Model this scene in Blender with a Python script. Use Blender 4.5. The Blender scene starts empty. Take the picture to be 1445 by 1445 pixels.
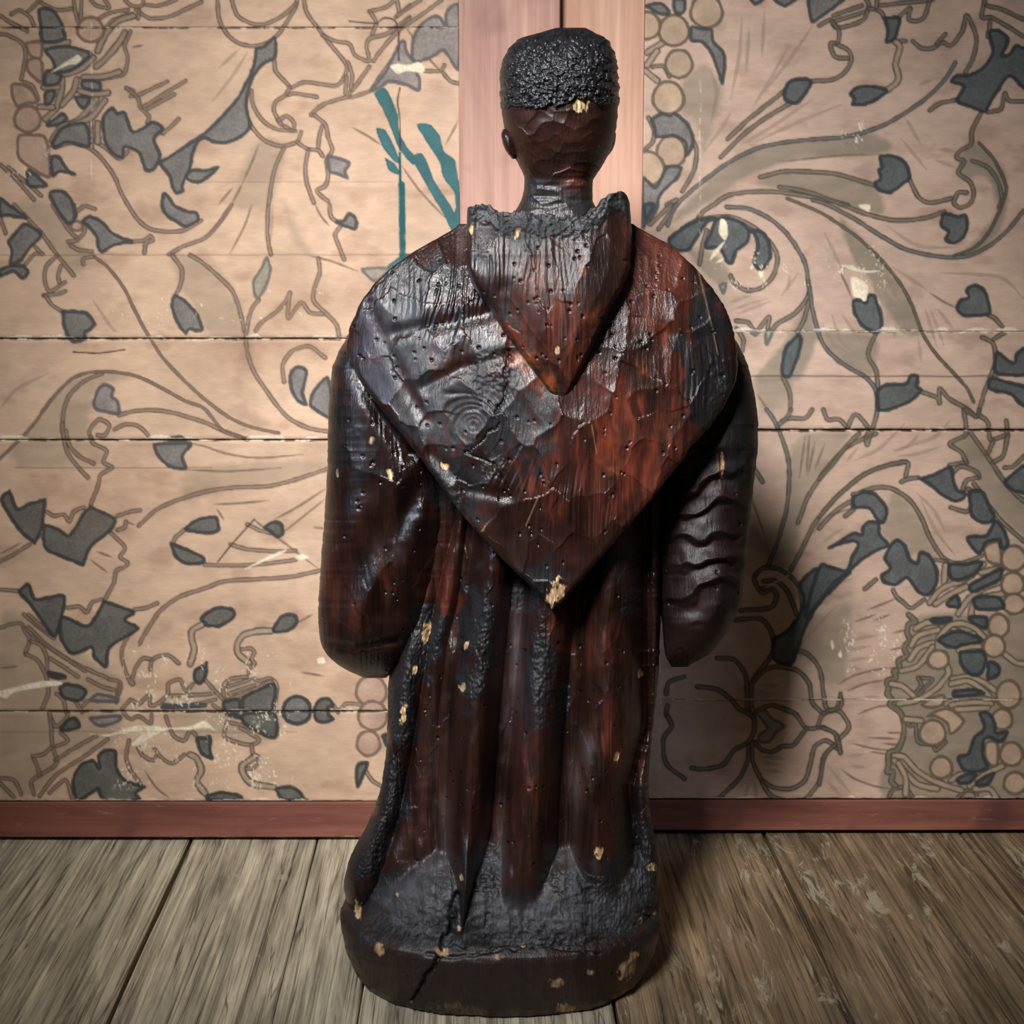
import bpy, math, random
import numpy as np
random.seed(7); rng = np.random.RandomState(7)
S = bpy.context.scene
COL = S.collection

# ------------------------------------------------------------------ camera, light, exposure
FPX, W0 = 2200.0, 1445.0            # focal length in pixels of a 1445 px frame
CAM_Y, CAM_Z = -2.05, 0.85
PITCH = math.atan((722.5 - 311.0) / FPX)
cam_d = bpy.data.cameras.new('camera'); cam = bpy.data.objects.new('camera', cam_d); COL.objects.link(cam)
cam_d.sensor_width = 36.0; cam_d.lens = 36.0 * FPX / W0
cam.location = (0, CAM_Y, CAM_Z); cam.rotation_euler = (math.pi / 2 - PITCH, 0, 0)
S.camera = cam
S.view_settings.view_transform = 'Standard'; S.view_settings.look = 'None'
S.view_settings.gamma = 1.0; S.view_settings.exposure = 0.0; S.view_settings.use_curve_mapping = False

world = bpy.data.worlds.new('world'); S.world = world; world.use_nodes = True
bg = world.node_tree.nodes['Background']
bg.inputs['Color'].default_value = (1.0, 0.92, 0.80, 1); bg.inputs['Strength'].default_value = 0.045

def area(name, loc, target, sx, sy, power, color, spread=180):
    d = bpy.data.lights.new(name, 'AREA'); o = bpy.data.objects.new(name, d); COL.objects.link(o)
    d.shape = 'RECTANGLE'; d.size = sx; d.size_y = sy; d.energy = power; d.color = color
    d.spread = math.radians(spread)
    o.location = loc
    v = np.array(target, float) - np.array(loc, float)
    import mathutils
    o.rotation_euler = mathutils.Vector(v).to_track_quat('-Z', 'Y').to_euler()
    return o
area('window_light', (-0.66, -2.32, 2.20), (0.0, -0.1, 0.60), 0.60, 0.60, 7.9, (1.0, 0.985, 0.975), 36)
area('side_window_light', (-1.6, -1.25, 1.25), (0.0, -0.45, 0.62), 0.22, 0.6, 0.9, (0.55, 0.70, 1.0), 40)

# ------------------------------------------------------------------ projection helpers
CP, SP = math.cos(PITCH), math.sin(PITCH)
def unproject(px, py, Y):
    """point of the vertical plane y = Y that is seen at pixel (px, py)"""
    a = (np.asarray(px, float) - 722.5) / FPX; b = (722.5 - np.asarray(py, float)) / FPX
    dy = CP + b * SP; dz = -SP + b * CP
    t = (Y - CAM_Y) / dy
    return a * t, Y + 0 * t, CAM_Z + dz * t
def project(X, Y, Z):
    d = (Y - CAM_Y) * CP - (Z - CAM_Z) * SP
    v = (Y - CAM_Y) * SP + (Z - CAM_Z) * CP
    return 722.5 + FPX * X / d, 722.5 - FPX * v / d
def zrow(py, Y=0.0): return float(unproject(722.5, py, Y)[2])
def xcol(px, py, Y=0.0): return float(unproject(px, py, Y)[0])

# ------------------------------------------------------------------ noise
TAB = rng.rand(256, 256)
def vnoise(x, y, seed=0):
    x = np.asarray(x, float) + seed * 17.31; y = np.asarray(y, float) + seed * 7.77
    xi = np.floor(x).astype(int); yi = np.floor(y).astype(int)
    fx = x - xi; fy = y - yi
    fx = fx * fx * (3 - 2 * fx); fy = fy * fy * (3 - 2 * fy)
    x0 = xi & 255; x1 = (xi + 1) & 255; y0 = yi & 255; y1 = (yi + 1) & 255
    a = TAB[y0, x0] * (1 - fx) + TAB[y0, x1] * fx
    b = TAB[y1, x0] * (1 - fx) + TAB[y1, x1] * fx
    return a * (1 - fy) + b * fy
def fbm(x, y, seed=0, oct=4):
    s = 0; a = 0.5; t = 0
    for k in range(oct):
        s = s + a * vnoise(x * 2 ** k, y * 2 ** k, seed + k * 3); t += a; a *= 0.5
    return s / t
TX, TY, TI = rng.rand(256, 256), rng.rand(256, 256), rng.rand(256, 256, 3)
def worley(x, y, seed=0):
    x = np.asarray(x, float) + seed * 13.7; y = np.asarray(y, float) + seed * 5.3
    xi = np.floor(x).astype(int); yi = np.floor(y).astype(int)
    best = np.full(x.shape, 9.0); sec = best.copy()
    bx = np.zeros(x.shape); by = bx.copy(); bi = np.zeros(x.shape + (3,))
    for j in (-1, 0, 1):
        for i in (-1, 0, 1):
            cx = (xi + i) & 255; cy = (yi + j) & 255
            dx = xi + i + TX[cy, cx] - x; dy = yi + j + TY[cy, cx] - y
            d = dx * dx + dy * dy
            m = d < best
            sec = np.where(m, best, np.minimum(sec, d))
            best = np.where(m, d, best); bx = np.where(m, dx, bx); by = np.where(m, dy, by)
            bi[m] = TI[cy, cx][m]
    return np.sqrt(best), np.sqrt(sec), bx, by, bi
def sstep(a, b, x):
    t = np.clip((x - a) / (b - a), 0, 1); return t * t * (3 - 2 * t)
def lin(c):
    c = np.asarray(c, float); return np.where(c <= 0.04045, c / 12.92, ((c + 0.055) / 1.055) ** 2.4)
def rgb(r, g, b): return np.array([r, g, b], float) / 255.0

# ------------------------------------------------------------------ object helpers
def mesh_obj(name, verts, faces, mat, parent=None, cols=None, rough=None, smooth=True):
    """faces: (n,4) int array or a list of tuples"""
    me = bpy.data.meshes.new(name)
    verts = np.asarray(verts, np.float32)
    if isinstance(faces, np.ndarray):
        n = len(faces); k = faces.shape[1]
        me.vertices.add(len(verts)); me.vertices.foreach_set('co', verts.ravel())
        me.loops.add(n * k); me.loops.foreach_set('vertex_index', faces.astype(np.int32).ravel())
        me.polygons.add(n); me.polygons.foreach_set('loop_start', np.arange(0, n * k, k, dtype=np.int32))
        me.polygons.foreach_set('loop_total', np.full(n, k, np.int32))
        me.update(calc_edges=True)
    else:
        me.from_pydata([tuple(map(float, v)) for v in verts], [], faces)
    me.polygons.foreach_set('use_smooth', np.full(len(me.polygons), smooth, bool))
    if cols is not None:
        a = me.color_attributes.new('paint', 'FLOAT_COLOR', 'POINT')
        c = np.ones((len(verts), 4), np.float32); c[:, :3] = cols
        a.data.foreach_set('color', c.ravel())
    if rough is not None:
        a = me.attributes.new('gloss', 'FLOAT', 'POINT'); a.data.foreach_set('value', np.asarray(rough, np.float32))
    me.materials.append(mat)
    o = bpy.data.objects.new(name, me); COL.objects.link(o)
    if parent: o.parent = parent
    return o
def empty(name, loc=(0, 0, 0)):
    o = bpy.data.objects.new(name, None); COL.objects.link(o); o.location = loc; return o
def grid_faces(nr, nc, wrap=False):
    r = np.arange(nr - 1)[:, None]; c = np.arange(nc if wrap else nc - 1)[None, :]
    c2 = (c + 1) % nc
    a = r * nc + c; b = r * nc + c2; d = (r + 1) * nc + c; e = (r + 1) * nc + c2
    return np.stack([a.ravel(), d.ravel(), e.ravel(), b.ravel()], 1)

class N:                                       # tiny node-tree helper
    def __init__(s, name):
        s.m = bpy.data.materials.new(name); s.m.use_nodes = True
        s.t = s.m.node_tree; s.b = s.t.nodes['Principled BSDF']
    def n(s, kind, **kw):
        o = s.t.nodes.new(kind)
        for k, v in kw.items(): setattr(o, k, v)
        return o
    def l(s, a, b): s.t.links.new(a, b)
    def ramp(s, src, stops):
        r = s.n('ShaderNodeValToRGB'); s.l(src, r.inputs[0])
        e = r.color_ramp.elements
        while len(e) < len(stops): e.new(0.5)
        for k, (p, c) in enumerate(stops):
            e[k].position = p; e[k].color = (*lin(rgb(*c)), 1) if len(c) == 3 else c
        return r.outputs[0]
    def mix(s, f, a, b, mode='MIX'):
        m = s.n('ShaderNodeMix', data_type='RGBA', blend_type=mode)
        if isinstance(f, (int, float)): m.inputs[0].default_value = f
        else: s.l(f, m.inputs[0])
        for v, i in ((a, 6), (b, 7)):
            if isinstance(v, tuple): m.inputs[i].default_value = v
            else: s.l(v, m.inputs[i])
        return m.outputs[2]
    def noise(s, vec, scale, detail=4, rough=0.5, dist=0.0):
        t = s.n('ShaderNodeTexNoise'); t.inputs['Scale'].default_value = scale
        t.inputs['Detail'].default_value = detail; t.inputs['Roughness'].default_value = rough
        t.inputs['Distortion'].default_value = dist; s.l(vec, t.inputs['Vector']); return t.outputs[0]
    def mapping(s, scale, loc=None):
        tc = s.n('ShaderNodeTexCoord'); m = s.n('ShaderNodeMapping'); m.inputs['Scale'].default_value = scale
        s.l(tc.outputs['Object'], m.inputs['Vector'])
        return m.outputs[0]
    def bump(s, h, strength, dist):
        b = s.n('ShaderNodeBump'); b.inputs['Strength'].default_value = strength; b.inputs['Distance'].default_value = dist
        s.l(h, b.inputs['Height']); s.l(b.outputs[0], s.b.inputs['Normal'])

# paper pasted on boards: printed colours in the 'paint' attribute, fibres and wrinkles in the bump
p = N('printed_paper')
at = p.n('ShaderNodeAttribute', attribute_name='paint'); p.l(at.outputs['Color'], p.b.inputs['Base Color'])
p.b.inputs['Roughness'].default_value = 0.72; p.b.inputs['Specular IOR Level'].default_value = 0.25
p.bump(p.noise(p.mapping((1, 1, 1)), 260, 5, 0.6), 0.25, 0.0012)
M_PAPER = p.m
# carved wood
p = N('carved_wood')
at = p.n('ShaderNodeAttribute', attribute_name='paint'); gl = p.n('ShaderNodeAttribute', attribute_name='gloss')
g1 = p.noise(p.mapping((420, 420, 26)), 1.0, 4, 0.6, 0.3)
p.l(p.mix(0.5, at.outputs['Color'], p.ramp(g1, [(0.3, (.35, .35, .35, 1)), (0.65, (1, 1, 1, 1))]), 'MULTIPLY'), p.b.inputs['Base Color'])
p.l(gl.outputs['Fac'], p.b.inputs['Roughness'])
p.b.inputs['Specular IOR Level'].default_value = 0.5
p.bump(g1, 0.5, 0.0016)
M_WOOD = p.m
def plain_wood(name, stops, axis, knots, rough=0.6, dark=None, stain=None, edge=None):
    """long-grained board wood; axis = direction of the grain"""
    p = N(name)
    s1 = [90, 90, 90]; s1[axis] = 3.0
    s2 = [9, 9, 9]; s2[axis] = 1.2
    fine = p.noise(p.mapping(tuple(s1)), 1.0, 5, 0.62, 0.4)
    broad = p.noise(p.mapping(tuple(s2)), 1.0, 4, 0.6, 0.8)
    c = p.ramp(broad, stops)
    c = p.mix(0.45, c, p.ramp(fine, [(0.32, (.45, .42, .40, 1)), (0.6, (1, 1, 1, 1))]), 'MULTIPLY')
    if stain:
        blot = p.noise(p.mapping((7, 7, 7)), 1.0, 3, 0.55, 0.6)
        c = p.mix(p.ramp(blot, [(0.56, (0, 0, 0, 1)), (0.72, (.75, .75, .75, 1))]), c, (*lin(rgb(*stain)), 1))
    if edge:
        tc = p.n('ShaderNodeTexCoord'); sp = p.n('ShaderNodeSeparateXYZ'); p.l(tc.outputs['Object'], sp.inputs[0])
        rag = p.noise(p.mapping((26, 26, 60)), 1.0, 5, 0.65)
        ma = p.n('ShaderNodeMath', operation='MULTIPLY_ADD'); p.l(rag, ma.inputs[0]); ma.inputs[1].default_value = -0.024; ma.inputs[2].default_value = 0.0
        ad = p.n('ShaderNodeMath', operation='ADD'); p.l(sp.outputs[2], ad.inputs[0]); p.l(ma.outputs[0], ad.inputs[1])
        lt = p.n('ShaderNodeMath', operation='LESS_THAN'); p.l(ad.outputs[0], lt.inputs[0]); lt.inputs[1].default_value = edge
        c = p.mix(lt.outputs[0], c, (*lin(rgb(172, 146, 118)), 1))
        sc = p.noise(p.mapping((30, 30, 120)), 1.0, 6, 0.7)
        c = p.mix(p.ramp(sc, [(0.60, (0, 0, 0, 1)), (0.72, (.45, .45, .45, 1))]), c, (*lin(rgb(166, 128, 112)), 1))
    p.l(c, p.b.inputs['Base Color']); p.b.inputs['Roughness'].default_value = rough
    p.b.inputs['Specular IOR Level'].default_value = 0.3
    p.bump(fine, 0.35, 0.001)
    return p.m
M_STILE_L = plain_wood('pink_pine', [(0.3, (160, 122, 110)), (0.55, (198, 155, 138)), (0.75, (214, 176, 160))], 2, 0, 0.6, stain=(128, 96, 86))
M_STILE_R = plain_wood('salmon_pine', [(0.3, (194, 144, 120)), (0.55, (216, 172, 148)), (0.75, (226, 188, 166))], 2, 0, 0.55)
M_BASE = plain_wood('red_brown_wood', [(0.3, (98, 58, 50)), (0.55, (136, 84, 72)), (0.75, (156, 106, 90))], 0, 0, 0.55, stain=(78, 52, 50), edge=-0.0385)
def floor_wood(name, tint):
    p = N(name)
    tc = p.n('ShaderNodeTexCoord'); oi = p.n('ShaderNodeObjectInfo')
    ad = p.n('ShaderNodeVectorMath', operation='MULTIPLY_ADD')
    cmb = p.n('ShaderNodeCombineXYZ'); p.l(oi.outputs['Random'], cmb.inputs[0]); p.l(oi.outputs['Random'], cmb.inputs[2])
    p.l(cmb.outputs[0], ad.inputs[0]); ad.inputs[1].default_value = (37, 0, 91); p.l(tc.outputs['Object'], ad.inputs[2])
    def mp(sc):
        m = p.n('ShaderNodeMapping'); m.inputs['Scale'].default_value = sc; p.l(ad.outputs[0], m.inputs['Vector']); return m.outputs[0]
    fine = p.noise(mp((210, 3.2, 210)), 1.0, 6, 0.66, 0.5)
    med = p.noise(mp((30, 2.4, 30)), 1.0, 5, 0.65, 1.6)
    broad = p.noise(mp((7, 4, 7)), 1.0, 4, 0.6, 0.8)
    c = p.ramp(med, [(0.3, tuple(int(v * .66) for v in tint)), (0.55, tint), (0.75, tuple(int(min(255, v * 1.22)) for v in tint))])
    c = p.mix(0.75, c, p.ramp(fine, [(0.38, (.34, .31, .27, 1)), (0.54, (1, 1, 1, 1))]), 'MULTIPLY')
    split = p.noise(mp((46, 1.1, 46)), 1.0, 3, 0.5, 0.9)
    c = p.mix(0.8, c, p.ramp(split, [(0.485, (1, 1, 1, 1)), (0.498, (.22, .18, .14, 1)), (0.502, (.22, .18, .14, 1)), (0.515, (1, 1, 1, 1))]), 'MULTIPLY')
    c = p.mix(0.5, c, p.ramp(broad, [(0.35, (.6, .58, .54, 1)), (0.6, (1, 1, 1, 1))]), 'MULTIPLY')
    worn = p.noise(mp((40, 8, 40)), 1.0, 8, 0.74, 0.9)
    mask = p.ramp(worn, [(0.565, (0, 0, 0, 1)), (0.63, (.8, .8, .8, 1))])
    c = p.mix(mask, c, (*lin(rgb(176, 166, 142)), 1))
    speck = p.noise(mp((420, 300, 420)), 1.0, 2, 0.5)
    c = p.mix(p.ramp(speck, [(0.74, (0, 0, 0, 1)), (0.78, (.7, .7, .7, 1))]), c, (*lin(rgb(190, 184, 165)), 1))
    p.l(c, p.b.inputs['Base Color']); p.b.inputs['Roughness'].default_value = 0.68
    p.b.inputs['Specular IOR Level'].default_value = 0.3
    p.bump(fine, 0.6, 0.0015)
    return p.m
M_FLOOR_L = floor_wood('grey_worn_floorboard', (205, 196, 172))
M_FLOOR_R = floor_wood('brown_worn_floorboard', (150, 128, 100))
p = N('dark_gap'); p.b.inputs['Base Color'].default_value = (0.010, 0.008, 0.006, 1); p.b.inputs['Roughness'].default_value = 0.95; p.b.inputs['Specular IOR Level'].default_value = 0.0
M_GAP = p.m
M_BACK = plain_wood('old_brown_boarding', [(0.3, (70, 56, 46)), (0.55, (98, 80, 66)), (0.75, (116, 97, 80))], 0, 0, 0.8)

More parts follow.
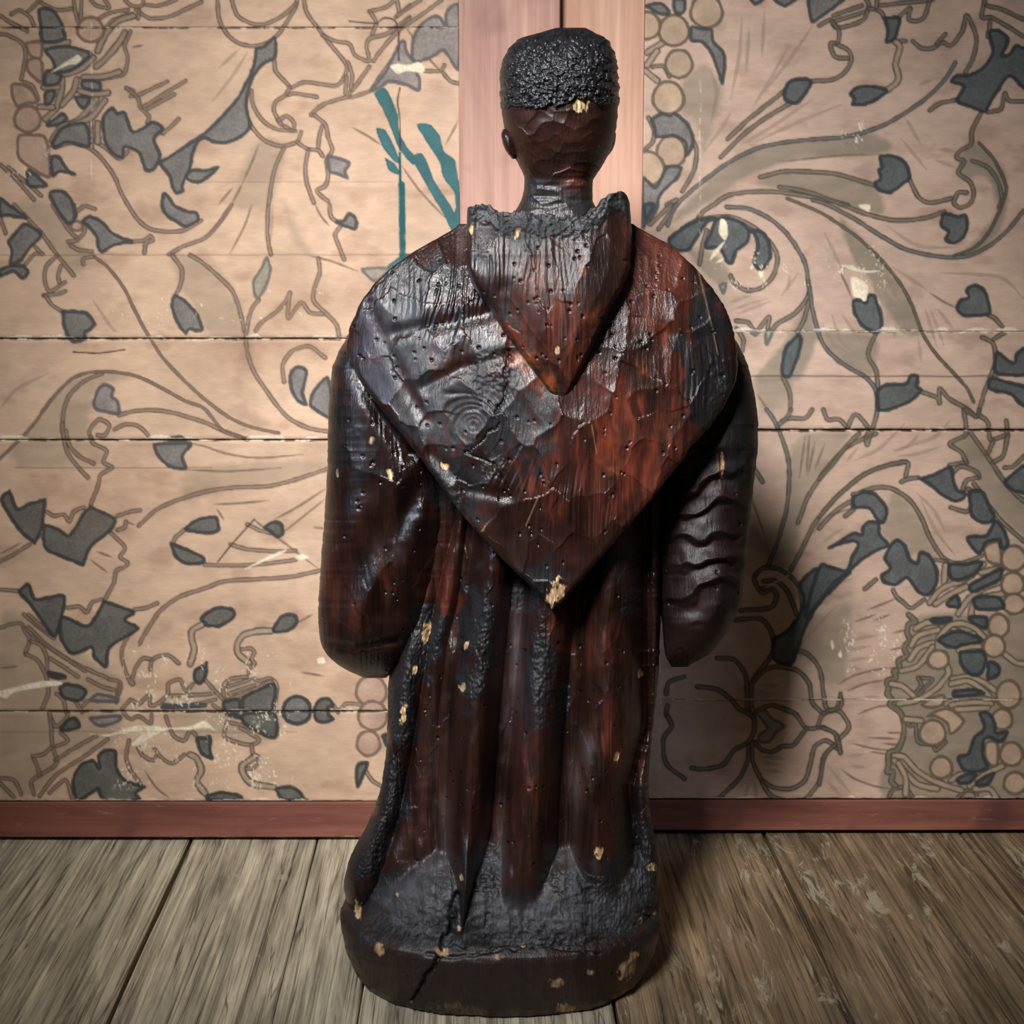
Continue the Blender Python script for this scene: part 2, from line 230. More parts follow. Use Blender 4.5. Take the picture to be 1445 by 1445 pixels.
# ------------------------------------------------------------------ wallpaper drawing (flat print), as strokes and fills
# each tile is one square of the print, ten-fold fine units: "key ox oy" then lines "kind x y x y ..."; 5 units = 1 step of the canvas
PRINT = """
@ 0 0
F 275 65 360 65 420 130 455 235 465 270 400 295 300 290 285 180
P 320 325 400 322 480 295
F 320 350 480 325 640 375 600 430 500 500 400 510 370 430
X 365 510 440 455 540 390 575 415 540 450 480 460
F 330 500 430 530 405 595 315 600
F 320 650 390 640 370 720 320 740
F 575 575 650 565 710 590 700 640 590 625
F 540 680 640 690 590 770 540 720
F 340 870 440 800 470 845 400 885 340 890
F 370 1010 440 900 600 870 630 1030 480 1005 390 1040
F 725 830 790 760 830 800 880 790 930 920 1000 905 1080 860 1150 905 1090 980 1130 1100 1080 1200 1020 1190 980 1080 880 1040 870 1110 800 1090 740 1000
F 1120 1150 1120 1150 1445 935 1650 725 1740 575 1785 475 1805 340 1805 340 1860 325 1940 260 1945 400 1860 450 1790 540 1760 625 1740 740 1765 890 1700 965 1590 1010 1500 1000 1445 975 1390 1015 1360 1090 1340 1200 1310 1260 1290 1310 1290 1350 1240 1365 1210 1310 1200 1250 1175 1215
F 1310 1260 1400 1290 1500 1225 1545 1175 1450 1200 1350 1200
F 360 1110 420 1110 480 1200 530 1230 420 1215 370 1240
F 350 1360 430 1345 500 1400 530 1500 520 1560 480 1575 425 1515 380 1440
F 1155 1365 1185 1375 1230 1445 1310 1485 1385 1500 1400 1555 1315 1600 1240 1565 1170 1515 1140 1445
L 200 80 250 30 280 0
L 290 20 400 70 510 60
L 520 0 530 80 550 150
L 575 0 570 130
L 640 0 680 40 770 55 740 0
O 640 210 95 90
L 700 130 780 90 900 70
L 720 230 800 140 930 100
P 690 360 740 250 830 150 940 110
P 680 470 760 400 840 300 880 230
L 980 70 960 70 1060 130 1200 115 1300 70 1420 15
L 980 70 975 130
L 1020 30 1120 40 1240 0
L 880 0 930 40 1000 40 1010 0
L 920 220 880 320 900 400 890 480 860 530 700 560 600 560
P 590 545 720 540 840 510
P 560 640 660 665 760 655
P 440 560 430 650 390 770 320 840
P 540 560 520 640 440 740
P 380 500 480 520 580 480 660 410
P 370 990 440 890 550 850 680 700
P 500 880 640 830 740 710
P 310 615 410 615
L 170 580 230 610 270 700
P 280 755 370 755
G 80 600 160 595 230 640 265 720 190 730 120 750 90 690
O 195 840 95 95
G 130 960 230 950 320 970 350 1100 350 1250 240 1200 130 1110
G 200 420 290 420 300 580 230 540 190 490
G 190 300 290 300 290 410 220 400 190 350
L 0 240 60 250 160 310 180 400 150 560
L 80 100 140 75 210 120 240 180
L 0 110 60 150 190 220
L 940 640 890 620
L 920 680 1000 660 1180 575
L 1005 760 1100 700 1310 570
L 1040 770 1230 665
L 1150 940 1210 890 1260 840
L 890 620 970 690 990 760 1050 820 1040 870
L 650 1040 640 870
P 690 1000 690 870
L 710 1020 740 1040 840 1120 900 1070
L 390 1040 500 1010 620 1040 700 1100 800 1230 860 1370 960 1535 1050 1610 1170 1635 1300 1625 1420 1555
L 0 1160 100 1250 240 1410
L 60 1180 290 1380
F 0 1400 60 1440 190 1540 60 1520 0 1515
T 930 335 1010 320
F 200 1200 330 1310 200 1310
@ 0 289
W 100 0 370 0 550 230 600 400 520 500 400 360 300 200 180 80
L 100 0 200 100 300 210 400 350 520 500
L 370 0 480 170 550 240
F 80 230 160 140 220 150 290 215 210 310 150 390 70 420 80 330 55 260
F 0 460 70 430 160 430 200 470 160 520 90 470 0 510
L 40 200 0 90
L 180 420 240 350 300 345
L 250 300 280 330
L 400 360 330 430 315 520 350 610 460 545
L 430 430 410 500 420 550
L 310 640 400 630 460 610
L 320 640 370 710 440 750
F 440 750 440 750 600 760 670 840 620 890 600 900 600 950 530 970 480 930 450 850
F 580 120 630 80 720 120 800 200 930 260 930 260 800 290 720 335 690 300 680 230 620 150
L 930 260 1020 250 1060 220 1080 250 1030 270 1020 340
L 480 260 540 250 590 200 600 140
O 540 150 45 38
L 500 290 560 320 650 330
L 590 420 590 380 660 365
L 530 80 540 50 600 10 670 30
L 520 0 530 80
l 670 370 760 440 870 580 940 720 1010 860 1060 940 1150 1080 1300 1240 1460 1385 1625 1505 1780 1570 1965 1610
t 655 670 720 770 800 880 830 890
L 1210 350 1280 450 1280 540 1240 640
W 1210 350 1445 400 1595 510 1685 640 1720 800 1720 940 1500 940 1420 820 1340 680 1280 600
F 1230 640 1300 670 1390 770 1430 880 1390 890 1340 880 1310 910 1260 850 1210 720
L 1340 355 1445 420 1545 510 1635 600 1685 720 1725 890
L 1190 350 1300 290 1445 235 1545 130 1635 0
l 0 1790 100 1695 180 1615 270 1505 310 1445 400 1330 520 1220 650 1180 800 1180 950 1205 1100 1270 1300 1380 1445 1440 1575 1595 1745 1655
L 440 1600 450 1445 500 1330 600 1240 720 1190
L 440 1545 450 1635 470 1735 520 1815 620 1925
L 465 1595 490 1695 560 1775 660 1825
W 310 1445 400 1330 520 1220 650 1180 800 1180 950 1210 700 1280 640 1400 620 1560 640 1660 730 1740 700 1820 480 1840 300 1850 120 1840 80 1700 200 1600
D 700 1290 750 1270 800 1300 790 1350 830 1380 840 1430 830 1475 680 1445 660 1380
t 0 1440 120 1300 340 1190
K 520 1040 700 1050 880 1020
@ 0 578
L 650 210 630 150 700 70 770 110 740 180 690 180
L 810 140 880 105 960 110 1020 150 1060 200
L 640 190 660 240 750 290 730 370 790 410 710 460 690 540 640 670
F 1085 240 1085 240 1340 235 1290 330 1310 415 1230 415 1150 370 1100 300
f 1200 200 1260 190 1310 218 1200 218
L 840 40 950 10 1100 5 1250 30 1445 90 1575 150 1745 210
T 1300 225 1445 260 1595 310 1795 340 1995 330 2135 315
T 1310 425 1445 430 1600 435 1800 425 1985 410
L 980 820 1100 710 1250 640 1445 580 1645 550 1895 540 2095 490 2320 415
T 1945 770 2095 690 2295 560
T 2005 860 2095 790 2295 630
F 10 640 70 570 70 570 120 700 200 665 320 630 320 630 300 830 245 945 245 945 130 840
F 310 820 410 840 490 885 590 730 640 685 640 685 810 770 770 860 640 970 590 1100 590 1100 440 1040 320 980
L 330 720 380 750 450 740 490 790 520 720 590 690
L 830 750 920 720 990 710
L 830 850 880 830 890 790
T 890 790 950 815
L 0 1070 100 1020 210 950
T 0 1020 150 940
L 780 870 880 970 850 1040 900 1080 880 1110 820 1140 800 1230 740 1340
T 640 1060 760 1150
T 680 1000 790 1040
F 1200 940 1200 940 1420 1030 1430 1080 1320 1090 1240 1040
F 1310 840 1380 780 1445 760 1525 760 1545 840 1505 870 1400 870
L 1300 850 1240 900 1220 940
K 1535 1080 1625 960 1795 775
T 1795 775 1845 820 2045 970 2255 1130
F 1865 830 1925 790 1985 810 1995 880 1955 900 1905 860
L 1745 810 1825 850 1905 870
L 1625 950 1745 985 1945 1000 2085 995
L 1445 1095 1595 1100 1845 1090 2085 1060
b 980 1655 1110 1445 1250 1330 1445 1260 1595 1210 1845 1195 2045 1180 2265 1135
X 1730 1125 1885 1040 2015 985 2005 1010 1865 1070
X 2080 1040 2130 1020 2180 1045 2110 1060
F 135 1285 200 1230 250 1335 420 1305 460 1335 440 1450 385 1600 290 1485 200 1360
F 440 1460 620 1525 730 1350 730 1350 940 1425 885 1485 975 1550 775 1680 750 1815 665 1750 640 1680 510 1725 430 1615
L 470 1400 560 1390 610 1430 650 1360 720 1340
L 950 1410 1030 1400 1110 1365
L 0 1270 130 1280
T 1900 640 1700 660 1500 670
T 1530 700 1580 780
T 2210 830 2290 840
W 1445 400 1800 370 2300 370 2300 420 2000 520 1600 560 1445 580 1300 640 1290 480
@ 0 867
L 170 0 240 60 380 170
L 200 0 370 140 410 20
L 170 90 300 200 500 330 760 450
L 200 90 350 230 600 400
L 350 310 450 370 550 440
L 620 460 720 510 830 540
L 0 95 80 70 150 65 170 110 210 180 180 270
L 220 190 290 220 330 300 330 400
L 180 280 260 320 310 400 330 460 340 560 300 660
T 0 380 130 365
F 345 400 460 440 400 450 350 430
F 420 520 480 490 590 520 610 560 560 610 450 590
D 640 610 690 560 820 590 820 615
L 840 490 820 620
L 770 460 850 480 840 560
X 0 540 120 510 300 470 420 475 430 495 300 515 100 550 50 590 0 580
L 400 560 450 610 465 690
L 530 610 580 690
L 580 650 620 610
F 470 750 530 730 560 800 430 820
D 640 730 840 715 830 760 700 790
L 480 700 460 740 390 790 350 700
L 350 690 360 800 370 930 400 1050 290 1130 220 1180 240 1270
L 230 1000 300 990 360 940
L 240 1020 270 1090 280 1140
L 280 1280 400 1130 600 1000 760 880
L 390 1030 530 940 680 860
L 400 930 480 890 430 840
F 540 1100 580 1050 660 1030 700 1085 690 1000 740 960 810 960 820 1030 830 1100 890 1170 1030 1220 1030 1220 960 1260 980 1310 740 1310 690 1230 690 1230 600 1290 540 1310 510 1180
L 510 1300 460 1170 350 1260
L 0 1155 100 1170 150 1270
L 0 1190 100 1290
L 910 140 860 250 870 350 920 480 940 490 930 470 960 370 1010 310 1070 320
L 1060 390 1070 330 1120 295 1190 290 1260 345
P 1430 70 1360 110 1350 170 1370 250 1340 350
L 860 670 920 605 980 630 1050 570 1060 640 1110 630 1180 570 1190 490 1270 460 1310 540 1360 490
F 1370 400 1430 360 1460 340 1450 440 1415 490 1370 470
L 1200 575 1445 565 1505 555
L 1160 640 1300 650 1445 620 1520 600
B 1150 655 1445 640
L 870 690 920 740 980 720 1060 770 1070 710
L 1170 720 1220 850 1300 890 1340 820 1380 850
F 1390 880 1445 870 1485 860 1485 960 1495 1015 1420 980
X 600 840 750 850 900 800 980 780 1100 790 1200 800 1340 790 1445 750 1525 820 1595 850 1525 825 1445 800 1330 815 1200 810 1080 860 960 930 930 910 1000 840 850 840 760 860 700 850
L 910 890 890 1000 920 1100 990 1190
L 960 900 1000 990 1080 1030 1100 1000
L 1090 950 1150 1020 1220 1050 1300 990
T 1020 1100 1100 1220 1190 1290
P 1340 990 1390 1020 1420 1100 1390 1180 1445 1260
W 150 0 400 0 600 300 840 480 830 900 500 1000 200 1300 0 1300 0 60
W 1150 640 1300 480 1560 520 1700 450 1950 480 1950 870 1700 900 1500 860 1300 880 1180 720
@ 289 867
F 0 60 -30 30 60 -40 150 -50 210 -20 200 30 100 85 10 80
F 480 110 530 20 580 0 640 10 650 60 600 110 520 130
T 650 60 760 0
P 470 115 370 120 270 150 230 210 240 280 310 340
L 240 250 320 240 350 270 330 310 350 350 310 390 310 430
L 140 600 130 510 180 460 300 440 380 470 450 450 500 480 510 530 490 660
L 160 510 320 460
L 170 560 350 500
L 140 610 280 560 470 470
F 280 580 480 490 500 560 480 660 500 690 290 690 265 640
F 130 620 240 600 240 690 150 690
C 650 675 100 100
F 770 660 810 600 870 590 910 640 870 660 880 710 910 740 840 765 780 740
L 910 640 940 690
L 950 680 1000 630 1130 640
O 1175 540 110 110
O 1185 715 105 105
O 1155 910 85 90
F 1250 860 1290 850 1290 930
F 1080 1060 1150 1050 1120 1130 1080 1220 1065 1150
L 1140 1110 1190 1180 1270 1220
L 0 460 60 530 90 560 130 600
L 60 640 120 680
F 280 700 490 700 500 870 380 830 270 760
L 150 760 300 790 470 870 510 840 490 760
L 150 780 140 860 220 900 330 920 380 880 250 800
F 150 700 240 710 260 740
L 330 920 340 980 380 1010 350 1080 270 1090
P 350 1010 270 1060 270 1120 330 1190 490 1220
F 500 1230 600 1215 660 1240 690 1300 560 1310
T 690 1290 740 1310
F 20 1280 120 1250 250 1280 240 1310 30 1310
X 795 310 840 300 850 340 800 345
T 680 410 840 435
@ 289 289
F 980 110 1020 60 1070 100 1060 170 980 150 930 120
L 960 150 920 210 950 300 985 390
L 880 0 890 80 930 120
T 780 0 820 80 880 150
L 450 0 440 200 465 350
E 440 370 400 440 340 540 350 630 380 660 440 560 465 460
L 380 670 330 740 300 850 290 950 310 1080 360 1200 440 1320 520 1430 600 1510 730 1575 870 1600
L 360 890 400 830 500 760 570 680 600 620 590 700 590 800 680 690 740 760 840 770
L 800 380 810 480 770 600 770 680 860 770 930 850 950 940
T 740 360 900 400 1080 470
E 1110 450 1300 450 1200 540
L 560 1250 550 1130 620 1030 740 1000 850 1080
F 600 1200 650 1140 720 1170 710 1250 690 1330 720 1410 650 1380 610 1300
F 740 1400 770 1310 870 1220 900 1500 770 1440
T 330 0 280 150 180 340
T 190 0 100 130 0 230
t 480 0 460 300
W 560 0 640 150 750 350 690 350 600 200
W 280 940 330 940 330 1060 260 1060
@ 289 0
L 90 0 100 130 150 230 230 300 330 325 420 310 500 260 570 170 640 50 650 0
L 190 0 230 110 330 165 430 170 550 110 640 30
L 490 400 500 500 590 600
L 700 0 720 90 800 200 900 330 990 440 1000 500 970 570 920 605 800 590 700 580 610 620
L 830 250 920 290 1020 310 1060 390 1160 430 1140 330 1170 270 1280 240 1370 180 1445 120
L 1190 430 1280 310 1445 130
L 1350 120 1445 40
L 1010 440 1040 540 1020 680
L 990 660 1000 540
L 750 810 830 740 980 690 1060 680 1170 640
L 1040 640 1160 470
L 1170 640 1370 350
L 1160 80 1280 50 1350 0 1370 80
L 1170 90 1210 160 1180 240
L 580 670 640 660 790 685
L 600 610 570 670 500 720 490 790 540 880
L 520 850 580 820 630 870 620 920 560 890
L 330 640 340 740 400 840 500 910 640 925
L 290 650 290 780 330 890 420 990 540 1030 650 1000 680 930
L 650 1000 720 1050 800 1060 830 1100
L 800 1040 810 950 830 890
L 770 810 850 880 870 970 900 1060 860 1130 870 1240 850 1310 790 1350 870 1420
D 870 1110 930 1110 1020 1150 990 1210 1010 1260 940 1230 880 1210
L 560 1040 500 1170 470 1300 450 1445
L 730 1060 710 1170 720 1290 770 1430
T 380 1020 330 1150 270 1280
T 270 1290 190 1440
t 100 480 250 340
t 50 720 200 530 300 370
T 100 1440 200 1320
T 1040 900 1150 960 1240 1020
W 360 1000 560 1040 460 1440 200 1440
@ 433 0
D 450 640 550 510 650 310 690 290 710 370 770 450 780 520 800 560 790 640 700 600 580 575 520 620
D 750 270 790 190 870 120 940 120 980 180 980 90 1075 40 1075 480 1010 420 960 355 890 400 780 440 740 400
L 650 210 830 90 950 0
L 640 110 800 0
L 830 500 940 500 970 460
L 960 510 1010 570 1070 590
T 690 180 850 400 990 550
T 670 1170 800 1350 1000 1560
T 980 1020 1070 850
S 475 660 475 660 555 625 640 810 650 940 700 1030 760 1110 750 1160 660 1060 600 920 540 780
S 490 905 560 930 640 1090 655 1150 610 1130 530 1020
S 555 1115 620 1160 655 1230 590 1210 560 1150
S 780 885 870 880 940 970 960 1060 1040 1130 1060 1230 1080 1330 1080 1500 1050 1445 1045 1360 970 1260 940 1150 860 1020
S 750 1110 800 1080 840 1130 900 1280 1010 1445 1040 1500 1085 1380 1085 1620 1030 1630 960 1500 870 1350 780 1190
S 570 1880 620 1835 700 1790 740 1800 690 1840 600 1900
s 655 1080 660 1300
z 668 1300 672 1500 675 1820
K 655 220 645 280 650 420
K 655 620 640 720 655 830 655 1060
K 500 160 550 130 620 140 640 190
K 300 150 420 160 500 165
X 590 470 640 450 700 460 790 440 830 470 820 510 700 500 640 520
"""
